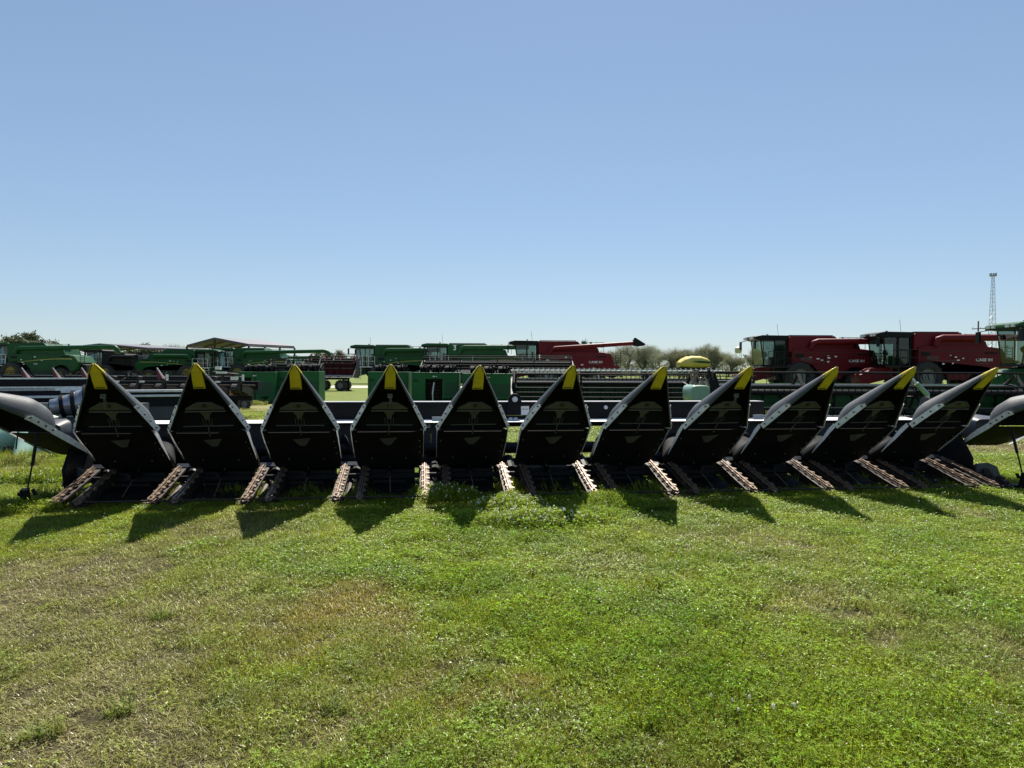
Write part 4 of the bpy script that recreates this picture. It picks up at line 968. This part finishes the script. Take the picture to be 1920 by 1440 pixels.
# ---- the other black corn head behind on the left, seen from behind with folded red snouts
p0 = at(-60, 740, 13.2); p1 = at(452, 740, 15.2)
lh = empty('corn_head', ((p0+p1)/2*1.0).to_2d().to_3d(), math.atan2(p1.y-p0.y, p1.x-p0.x)); Lh = (p1-p0).length/2
tag(lh, 'black corn head seen from behind with small red snouts, far left', 'corn header')
m = MB(); m.bb(-Lh, -.35, 0, .30, 1.02, 1.28); m.bb(-Lh, Lh-1.1, -.02, .25, .70, 1.035); m.bb(-Lh, Lh-1.1, .25, .33, .25, .70)
for x in (-Lh+.9, -Lh+2.2, -.4, .4, 1.2): m.prism([(x-.16, .40), (x+.16, .40), (x, .66)], .16, .249)
m.build('main_frame', M_black, lh, bevel=.01)
m = MB(); m.bb(-.9, Lh-1.0, -.10, -.03, .995, 1.045); m.bb(-Lh, Lh-1.0, -.10, -.03, .90, .945); m.build('pipe', M_lsteel, lh, bevel=.01)
m = MB(); m.prism([(.02, .82), (.0, .45), (.08, .28), (.22, .22), (.24, .22), (.1, .30), (.05, .45), (.06, .82)], -Lh, Lh-1.1, 'yz'); m.build('trough', M_slate, lh)
m = MB(); m.bb(-.2, .0, -.125, -.105, .985, 1.05); m.bb(-.28, -.18, -.025, -.021, .83, .88); m.bb(.0, .1, -.025, -.021, .83, .88); m.build('decal', M_white, lh)
m = MB(); m.bb(-Lh, -.35, -.008, -.002, 1.262, 1.29); m.bb(-Lh+.3, -Lh+2.3, -.03, -.004, 1.04, 1.12); m.bb(-1.9, -1.0, -.03, -.004, 1.04, 1.10); m.build('edge_rail', M_strip, lh)
for pxx, Yd in ((40, 15.3), (98, 15.4), (152, 15.5), (293, 16.0)):
    q = at(pxx, 692, Yd); inv = Matrix.Rotation(-lh.rotation_euler.z, 4, 'Z') @ Matrix.Translation(-lh.location)
    l = inv @ q; s_ = MB(); zt = q.z + .03
    if pxx == 152: zt += .0
    secs = []
    q4 = .55 if pxx == 293 else 1.
    for t_ in (0, .25, .5, .75, 1.):
        a = (.01+.12*t_)*q4; cx = l.x+.11*t_*1.6*q4; z = zt-.42*t_*q4
        secs.append([(cx+a*1.1, l.y, z-.03), (cx+a*.4, l.y-.03-.05*t_, z), (cx-a*.9, l.y-.03-.05*t_, z-.05*t_), (cx-a, l.y+.14*t_, z-.05*t_), (cx+a, l.y+.16*t_, z)])
    s_.loft(secs); so_ = s_.build('snout', M_redsn, lh)
    e_ = MB(); e_.tube((l.x+.015, l.y-.05, zt), (l.x+.31*q4, l.y-.09, zt-.44*q4), .012, n=6); e_.build('edge_strip', M_strip, so_)
for x in (-Lh+1.2, .5, 1.4):
    m = MB(); m.bb(x-.06, x+.06, -.05, .2, 0, .3); m.bb(x-.2, x+.2, -.1, .3, 0, .05); m.build('stand', M_black, lh)
# reddish black row-unit clutter on the next head to the right of it
p = at(340, 720, 21); ch_ = empty('corn_head', (p.x, 21, 0)); tag(ch_, 'dark row units of a corn head, between the first and second snouts', 'corn header')
m = MB(); m.bb(-2.6, 2.2, .2, .5, .85, 1.1); m.bb(-2.6, 2.2, -.3, -.2, .55, .7); m.build('main_frame', M_black, ch_)
for i in range(7):
    x = -2.4+i*.72; m = MB(); m.box((x, -.3, .85), (.34, .9, .22), (R(-12), 0, 0)); m.tube((x-.12, -.75, .9), (x+.12, -.75, .9), .14, n=10); m.box((x+.1, -.72, 1.12), (.10, .10, .26), (0, .2, 0)); m.tube((x+.2, -.8, 1.0), (x+.55, -.8, 1.0), .03, n=6); m.build('row_unit', M_rustd, ch_)
    m = MB(); m.box((x+.2, -.78, 1.22), (.05, .05, .18)) if i % 3 == 0 else m.box((x+.2, -.78, 1.10), (.14, .03, .05)); m.build('bracket', M_strip, ch_)
for x in (-1.9, 1.5): m = MB(); m.bb(x-.07, x+.07, .25, .4, 0, .9); m.build('stand', M_black, ch_)

# ---- red riding mower like machine with white covers at (425,735)
p = at(432, 730, 26); mw = empty('disc_mower', (p.x, 26, 0)); tag(mw, 'small sun-faded red implement with rounded covers, left of the picker units', 'implement')
m = MB(); m.ball((-.05, 0, .62), (.42, .35, .30)); m.ball((.42, .1, .55), (.26, .28, .22)); m.build('cover', mat('faded_red_paint', (.42, .16, .14), .4, var=.2, vscale=4, dirt=.3), mw, smooth=True)
m = MB(); m.bb(-.6, .7, -.2, .3, .15, .42); m.tube((-.5, 0, .5), (-.3, .1, 1.25), .05, n=8); m.tube((-.1, .1, .8), (.1, .1, 1.3), .06, n=8); m.box((-.2, .1, 1.3), (.9, .3, .07), (0, .1, 0)); m.build('frame', M_rustd, mw)
m = MB(); m.box((-.28, -.12, 1.33), (.35, .12, .07)); m.box((.22, -.12, 1.12), (.28, .12, .12)); m.box((-.4, -.1, 1.5), (.2, .1, .12)); m.build('guard', M_white, mw)
for x in (-.5, .62): wheel(mw, x, -.25, .2, .14, M_rimg, 14)

# ---- light green corn-head snouts lying on the grass at the far left
gh = empty('corn_head', (ground(40, 868).x, 11.3, 0), .05); tag(gh, 'sun-bleached green corn head lying on the grass under the left end snout', 'corn header')
def cone(parent, x, y, z, L, r, az, el, m_, tip=None):
    d = Vector((math.sin(az)*math.cos(el), -math.cos(az)*math.cos(el), -math.sin(el))); base = Vector((x, y, z)); a = Vector((0, 0, 1)).cross(d).normalized(); up = d.cross(a)
    if up.z < 0: up = -up
    s_ = MB(); secs = []
    for t_ in (0, .06, .15, .3, .45, .6, .75, .88, .96, 1.):
        q = r*(math.sqrt(max(0, 1-((.15-t_)/.17)**2)) if t_ < .15 else (1-(t_-.15)/.85)**.85)+.006
        secs.append([base+d*(L*t_)+a*(q*math.cos(f))+up*(q*.9*math.sin(f)) for f in [2*math.pi*k/20 for k in range(20)]])
    s_.loft(secs); o = s_.build('snout', m_, parent, smooth=True)
    t = MB(); t.tube(base+d*(L*.93), base+d*(L*1.0), r*.12, .004, n=10); t.build('tip', M_stripe, o)
def loc(px, py, Y): return Matrix.Rotation(-gh.rotation_euler.z, 4, 'Z') @ (at(px, py, Y)-gh.location)
for (bx, by, tx_, ty_, Yb, Yt, r) in ((100, 812, 26, 866, 12.0, 10.9, .46), (5, 815, -85, 850, 12.0, 11.0, .48), (168, 795, 146, 858, 12.2, 11.3, .16)):
    q0, q1 = loc(bx, by, Yb), loc(tx_, ty_, Yt); dv = q1-q0; el = math.atan2(-dv.z, math.hypot(dv.x, dv.y)); az = math.atan2(dv.x, -dv.y)
    cone(gh, q0.x, q0.y, q0.z, dv.length, r, az, el, mat('sun_bleached_mint_plastic', (.34, .52, .42), .32, var=.15, vscale=4, dirt=.4, dirtcol=(.42, .47, .38)))
m = MB(); q = loc(60, 790, 12.6); m.bb(q.x-1.6, q.x+1.9, q.y, q.y+.3, .35, .85); m.build('main_frame', M_slate, gh)
m = MB(); r = random.Random(4)
for c_ in ((20, 840), (118, 840)):
    q = loc(c_[0], c_[1], 11.6)
    for i in range(9): m.tube((q.x+r.uniform(-.12, .12), q.y+r.uniform(-.1, .1), q.z+r.uniform(-.25, .05)), (q.x+r.uniform(-.1, .3), q.y+r.uniform(-.1, .1), q.z+r.uniform(-.1, .25)), .012, n=5)
m.build('gathering_chain', M_rustd, gh)

# ---- green hood with black mast between the seventh and eighth tips; cylinder and striped box
p = at(1305, 735, 14.3); gm = empty('baler_pickup', (p.x, 14.3, 0)); tag(gm, 'pale green rounded drive cover with rusty rods, left of the eighth tip', 'implement')
m = MB(); secs = []
for y, s_ in ((-.35, .92), (-.3, 1.), (.3, 1.), (.38, .9)):
    secs.append([(.20*s_*math.copysign(abs(math.cos(f))**.5, math.cos(f)), y, 1.02+.17*s_*math.copysign(abs(math.sin(f))**.5, math.sin(f))) for f in [2*math.pi*k/24 for k in range(24)]])
m.loft(secs); m.build('cover', M_greenl, gm, smooth=True, autos=50)
m = MB(); m.bb(-.15, .15, -.1, .2, 0, .86); m.build('stand', M_black, gm)
m = MB()
for i in range(7): m.tube((-.02+.05*i, .05*(i % 2), 1.15), (.0+.03*i-.1*(i % 3), 0, 1.34+.05*(i % 3)), .014, n=6)
m.tube((-.1, -.05, 1.2), (.05, 0, 1.50), .025, n=6); m.box((-.02, -.02, 1.46), (.09, .06, .05)); m.build('rod', M_rust, gm)
m = MB(); m.path([(.30, .1, .6), (.35, .1, 1.2), (.28, .1, 1.5)], .03, 6); m.path([(.45, .1, .6), (.47, .1, 1.2), (.38, .1, 1.45)], .03, 6); m.box((.36, .1, 1.05), (.16, .08, .5)); m.build('mast', M_black, gm)
p = at(1728, 733, 13.6); cy = empty('hydraulic_cylinder', (p.x, 13.6, 0)); tag(cy, 'pale hydraulic cylinder leaning behind the tenth snout', 'cylinder')
m = MB(); m.tube((-.10, 0, 1.25), (.12, 0, 1.03), .045, n=10); m.build('barrel', M_greenl, cy, smooth=True, autos=40)
m = MB(); m.tube((-.24, 0, 1.42), (-.10, 0, 1.25), .02, n=8); m.tube((.12, 0, 1.03), (.14, 0, .0), .03, n=8); m.bb(.0, .28, -.1, .1, 0, .05); m.build('rod', M_lsteel, cy)

# ---- yellow seed tank on a frame
p = at(1299, 676, 48); ta = empty('seed_tank', (p.x, 48, -.0)); ta.scale = (.95, 1, .94); tag(ta, 'rounded yellow tank on a black frame, left of the water tower', 'tank')
m = MB(); secs = []
for x, z0, z1, d in ((-1.0, 1.9, 2.05, .4), (-1.05, 1.8, 2.15, .6), (-.75, 1.75, 2.42, .85), (-.3, 1.72, 2.62, .95), (.4, 1.72, 2.60, .95), (.85, 1.74, 2.45, .9), (1.02, 1.8, 2.3, .8), (1.05, 1.85, 2.15, .6)):
    secs.append([(x, d*math.copysign(abs(math.cos(f))**.6, math.cos(f)), (z0+z1)/2+(z1-z0)/2*math.copysign(abs(math.sin(f))**.6, math.sin(f))) for f in [2*math.pi*k/20 for k in range(20)]])
m.loft(secs); to = m.build('tank', M_tank, ta, smooth=True, autos=50)
m = MB(); m.bb(-.4, .3, -.4, .3, 2.63, 2.68); m.build('lid', M_black, to)
m = MB(); m.prism([(-.3, 2.18), (.2, 2.25), (.95, 2.2), (.95, 2.06), (.2, 2.1)], -.985, -.955); m.build('stripe', M_green, to)
m = MB(); m.bb(-1.1, 1.15, -.8, .8, 1.45, 1.70); m.bb(-1.2, 1.6, -.5, -.4, 1.66, 1.74)
for x in (-.9, -.3, .3, .9):
    for y in (-.6, .6): m.tube((x, y, 0), (x*.8, y, 1.5), .06, n=6)
for i in range(8): m.box((-1.1+i*.3, -.85, 1.3), (.12, .2, .35), (0, .3*(i % 3), 0))
m.build('frame', M_black, ta)

# ================================================================== STRUCTURES
def shed(a, pk, b_, rv, label, name='pole_barn'):
    """a, pk, b_: left eave, peak and right eave of the near gable; rv: vector along the ridge"""
    s_ = empty(name, (a.x, a.y, 0)); off = Vector((a.x, a.y, 0)); rv = Vector(rv); b_.z = a.z
    A = a-off; P_ = pk-off; B = b_-off; FP = P_+rv; FB = B+rv; FA = A+rv
    for nm, z0, z1, mt in (('roof', 0, .12, M_rooft), ('ceiling', -.06, -.004, M_roofm)):
        m = MB(); up = Vector((0, 0, z1)); dn = Vector((0, 0, z0))
        for q0, q1, q2, q3 in ((A, P_, FP, FA), (P_, B, FB, FP)):
            m._add([q0+dn, q1+dn, q2+dn, q3+dn, q0+up, q1+up, q2+up, q3+up], [(0,1,2,3), (4,5,6,7), (0,1,5,4), (1,2,6,5), (2,3,7,6), (3,0,4,7)])
        m.build(nm, mt, s_)
    mb_ = mat('brown_steel', (.08, .05, .045), .6)
    m = MB()
    for q0, q1 in ((A, P_), (P_, B), (B, FB), (A, FA), (FA, FP), (FP, FB)): m.tube(q0-Vector((0, 0, .18)), q1-Vector((0, 0, .18)), .12, n=6)
    for t_ in (.33, .66): m.tube(A.lerp(FA, t_)-Vector((0, 0, .2)), P_.lerp(FP, t_)-Vector((0, 0, .2)), .1, n=5); m.tube(P_.lerp(FP, t_)-Vector((0, 0, .2)), B.lerp(FB, t_)-Vector((0, 0, .2)), .1, n=5)
    m.build('roof_beam', mb_, s_)
    for q in (A, P_, B, B.lerp(FB, .33), B.lerp(FB, .66), FB, A.lerp(FA, .5), FA):
        c = MB(); c.bb(q.x-.12, q.x+.12, q.y-.02, q.y+.22, 0, q.z-.2); c.build('post', M_rustd, s_)
    return tag(s_, label, 'shed')
M_rooft = mat('weathered_roof_sheets', (.085, .085, .115), .55, var=.12, vscale=.6, dirt=.2)
shed(at(350, 648, 113.8), at(402, 634, 111), at(466, 646, 108), (4.0, 9.7, 0), 'open-sided pole barn with a shallow metal gable roof, behind the green combines')
shed(at(105, 654, 128), at(186, 645, 125), at(276, 653, 122), (5.0, 9.0, 0), 'low metal roof showing just above the left green auger', 'barn')

# lattice communications tower
p = at(1859, 690, 300); tw = empty('radio_tower', (p.x, 300, 0)); HT = at(1859, 513, 300).z
tag(tw, 'tall thin lattice communications tower above the right-hand combines', 'tower')
m = MB(); b0, b1 = 2.2, .55
cs = [(math.cos(a), math.sin(a)) for a in (-math.pi/2+.5, math.pi/6+.5, 5*math.pi/6+.5)]
for c in cs: m.tube((c[0]*b0, c[1]*b0, 0), (c[0]*b1, c[1]*b1, HT), .10, .07, n=6)
m.build('leg', M_galv, tw); 
m = MB(); z = 0; k = 0
while z < HT-1:
    r0 = b0+(b1-b0)*z/HT; z2 = min(HT, z+r0*1.0+.6); r1 = b0+(b1-b0)*z2/HT
    for i in range(3):
        j = (i+1) % 3; A_, B_ = (cs[i], cs[j]) if k % 2 else (cs[j], cs[i])
        m.tube((A_[0]*r0, A_[1]*r0, z), (B_[0]*r1, B_[1]*r1, z2), .05, n=4); m.tube((cs[i][0]*r0, cs[i][1]*r0, z), (cs[j][0]*r0, cs[j][1]*r0, z), .045, n=4)
    z = z2; k += 1
m.build('bracing', M_galv, tw)
m = MB(); m.tube((0, 0, HT-.8), (0, 0, HT-.6), 1.1, n=12)
for k in range(9): a = 2*math.pi*k/9; m.box((1.15*math.cos(a), 1.15*math.sin(a), HT-.5), (.3, .3, 1.3))
m.build('antenna_ring', M_galv, tw)
# power poles
for px_, Y_, ytop, arm, lab in ((1833, 140, 602, 2.7, 'wooden power pole with one crossarm, left of the lattice tower'), (1884, 190, 637, 2.4, 'short far power pole with a crossarm, right of the lattice tower')):
    p = at(px_, 690, Y_); zt = at(px_, ytop, Y_).z; pp = empty('power_pole', (p.x, Y_, 0)); tag(pp, lab, 'power pole')
    m = MB(); m.tube((0, 0, 0), (0, 0, zt), .19, .13, n=8); m.build('pole', M_wood, pp)
    m = MB(); za = zt-(1.5 if arm > 2.5 else 2.0); m.box((0, -.16, za), (arm, .12, .16), (0, R(-3), 0)); ar = m.build('crossarm', M_wood, pp)
    for x in (-arm*.45, 0.35, arm*.45):
        m = MB(); m.tube((x, -.16, za+.08), (x, -.16, za+.30), .05, n=6); m.build('insulator', M_galv, ar)
# water tower
p = at(1384, 690, 420); wt = empty('water_tower', (p.x, 420, 0)); zt = at(1384, 650, 420).z
tag(wt, 'small far pale water tower on legs between bare trees', 'water tower')
m = MB(); 
secs = []
for z, r in ((zt-3.9, .8), (zt-3.5, 1.7), (zt-2.9, 2.0), (zt-.9, 2.0), (zt-.3, 1.4), (zt, .15)): secs.append([(r*math.cos(2*math.pi*k/20), r*math.sin(2*math.pi*k/20), z) for k in range(20)])
m.loft(secs); m.build('tank', mat('cream_tank_paint', (.45, .42, .3), .5, dirt=.3, vscale=.5), wt, smooth=True, autos=40)
for k in range(4):
    a = math.pi/4+k*math.pi/2; m = MB(); m.tube((2.6*math.cos(a), 2.6*math.sin(a), 0), (1.8*math.cos(a), 1.8*math.sin(a), zt-3), .14, n=6); m.build('leg', M_galv, wt)

# ================================================================== TREES
def make_tree(name, h, r, seed, leafm, leafsize, nleaf, bare):
    rr = random.Random(seed); root = empty(name, (0, 0, 0)); tr = MB(); tips = []
    def limb(p, d, L, rad, lev):
        pts = [p]; q = p.copy(); dd = d.copy()
        for i in range(4):
            dd = (dd+Vector((rr.uniform(-.22, .22), rr.uniform(-.22, .22), rr.uniform(-.05, .15)))).normalized(); q = q+dd*(L/4); pts.append(q.copy())
        tr.path(pts, [rad*(1-.14*i) for i in range(5)], 5 if lev > 1 else 7)
        if lev >= (4 if bare else 3): tips.append((pts[2], pts[4])); return
        for i in range(rr.choice((3, 4)) if lev < 2 else 3):
            az = rr.random()*6.28; sp = (rr.uniform(.3, .75) if bare else rr.uniform(.4, .95)); side = Vector((math.cos(az), math.sin(az), 0)); nd = (dd*(1-sp*.5)+side*sp+Vector((0, 0, .12))).normalized()
            limb(pts[rr.choice((2, 3, 4))], nd, L*(rr.uniform(.75, 1.05) if bare else rr.uniform(.6, .82)), rad*(.6 if bare else .5), lev+1)
    limb(Vector((0, 0, 0)), Vector((0, 0, 1)), h*(.15 if bare else .24), h*.022, 0)
    mx = max(q[1].z for q in tips); sc = h/mx
    tr.v = [(a[0]*sc*r, a[1]*sc*r, a[2]*sc) for a in tr.v]
    tr.build('trunk', M_bark, root)
    cr = MB()
    for _ in range(nleaf):
        a, b_ = rr.choice(tips); t_ = rr.random(); c = a.lerp(b_, t_); j = .75 if bare else .8
        c = Vector((c.x*sc*r+rr.gauss(0, j*.6), c.y*sc*r+rr.gauss(0, j*.6), (c.z*sc+rr.gauss(0, j*.45))*(1 if rr.random() < .8 else rr.uniform(.35, .95))))
        s_ = leafsize*rr.uniform(.5, 1.3); u = Vector((rr.gauss(0, 1), rr.gauss(0, 1), rr.gauss(0, .8))).normalized(); v = u.orthogonal().normalized()
        if bare:                                  # budding twig: thin sliver plus buds
            cr._add([c, c+u*s_*2.2+v*.01, c+u*s_*2.2-v*.01, c+v*s_*.16], [(0, 1, 3), (0, 3, 2)])
            cr._add([c-u*s_*.35, c+v*s_*.3, c+u*s_*.4, c-v*s_*.3], [(0, 1, 2, 3)])
        else: cr._add([c-u*s_, c+v*s_*.6, c+u*s_, c-v*s_*.6], [(0, 1, 2, 3)])
    cr.build('crown', leafm, root)
    return root
protos = {'bare': [make_tree('budding_tree', 8, 1.45, 3, M_twig, .11, 26000, True), make_tree('budding_tree', 8, 1.3, 8, M_twig, .11, 26000, True)],
          'leafy': [make_tree('leafy_tree', 8, 1.5, 5, M_leaf, .24, 9000, False)]}
used = set()
TREES = [  # px, Y, ytop, kind, width factor, label
 (1165, 150, 655, 'bare', 1.1, 'budding tree just right of the raised black auger boot'),
 (1205, 140, 643, 'bare', 1.2, 'wide budding tree, tallest left of the yellow tank'),
 (1248, 150, 650, 'bare', 1.1, 'budding tree behind the seventh yellow tip'),
 (1272, 190, 655, 'bare', 1., 'small budding tree just left of the yellow tank'),
 (1318, 165, 650, 'bare', 1., 'budding tree rising behind the yellow tank'),
 (1340, 155, 645, 'bare', .9, 'bare-branched tree just left of the water tower'),
 (1366, 150, 664, 'bare', .8, 'low bare tree at the foot of the water tower'),
 (1412, 170, 652, 'bare', .8, 'budding tree at the cab of the middle red combine'),
 (1185, 185, 652, 'bare', 1.3, 'farther budding tree between the boot and the tallest budding tree'),
 (1228, 180, 650, 'bare', 1.3, 'farther budding tree right behind the tallest budding tree'),
 (1330, 190, 652, 'bare', 1., 'farther budding tree between the yellow tank and the bare-branched tree'),
 (1145, 160, 662, 'bare', 1., 'budding tree directly under the black auger boot'),
 (1100, 170, 641, 'leafy', .5, 'treetop just showing over the red combine left of the boot'),
 (48, 150, 626, 'leafy', .9, 'round leafy tree, tallest above the far left combine'),
 (12, 170, 639, 'leafy', .9, 'leafy tree at the left edge of the view'),
 (85, 170, 637, 'leafy', .9, 'low leafy tree right of the tallest left tree'),
 (112, 185, 641, 'leafy', .9, 'small treetop over the left green auger'),
 (258, 180, 646, 'leafy', 1.1, 'flat treetop between the two metal roofs'),
 (310, 175, 650, 'leafy', 1., 'small yellow-green treetop left of the pole barn'),
 (335, 160, 645, 'bare', 1., 'budding tree at the left post of the pole barn'),
 (357, 165, 646, 'bare', 1., 'budding tree under the left eave of the pole barn'),
 (585, 190, 661, 'leafy', 1.1, 'low tree below the long hooked auger'),
 (620, 180, 662, 'leafy', 1.1, 'dark low tree under the hooked auger spout'),
 (648, 175, 658, 'leafy', 1.1, 'leafy tree just left of the striped green combine'),
 (1868, 170, 668, 'leafy', .9, 'low bush-like tree at the foot of the lattice tower'),
]
for i, (px_, Y_, yt, kd, wf, lab) in enumerate(TREES):
    pr = protos[kd]; k = i % len(pr); src = pr[k]
    o = src if (kd, k) not in used else copy_tree(src)
    used.add((kd, k)); p = at(px_, 690, Y_); zt = at(px_, yt, Y_).z
    o.location = (p.x, Y_, 0); s_ = zt/8.; o.scale = (s_*wf, s_*wf, s_*.97); o.rotation_euler = (0, 0, i*1.7)
    tag(o, lab, 'tree', 'trees beyond the yard')
# distant wood line along the horizon
wd = MB(); rr = random.Random(9)
for _ in range(42000):
    x = rr.uniform(-260, 330); y = 235+rr.uniform(0, 14); hgt_ = 4.6+1.5*math.sin(x*.11)+1.*math.sin(x*.31+1)+.9*math.sin(x*.73)
    c = Vector((x, y, rr.random()**.7*max(1.5, hgt_))); s_ = rr.uniform(.25, .6); u = Vector((rr.gauss(0, 1), rr.gauss(0, 1), rr.gauss(0, 1))).normalized(); v = u.orthogonal().normalized()
    wd._add([c-u*s_, c+v*s_*.7, c+u*s_, c-v*s_*.7], [(0, 1, 2, 3)])
tag(wd.build('far_wood', mat('far_spring_foliage', (.17, .19, .12), .8, var=.4, vscale=.15, trans=.3)), 'low line of distant spring woods along the horizon', 'woods', kind='stuff')
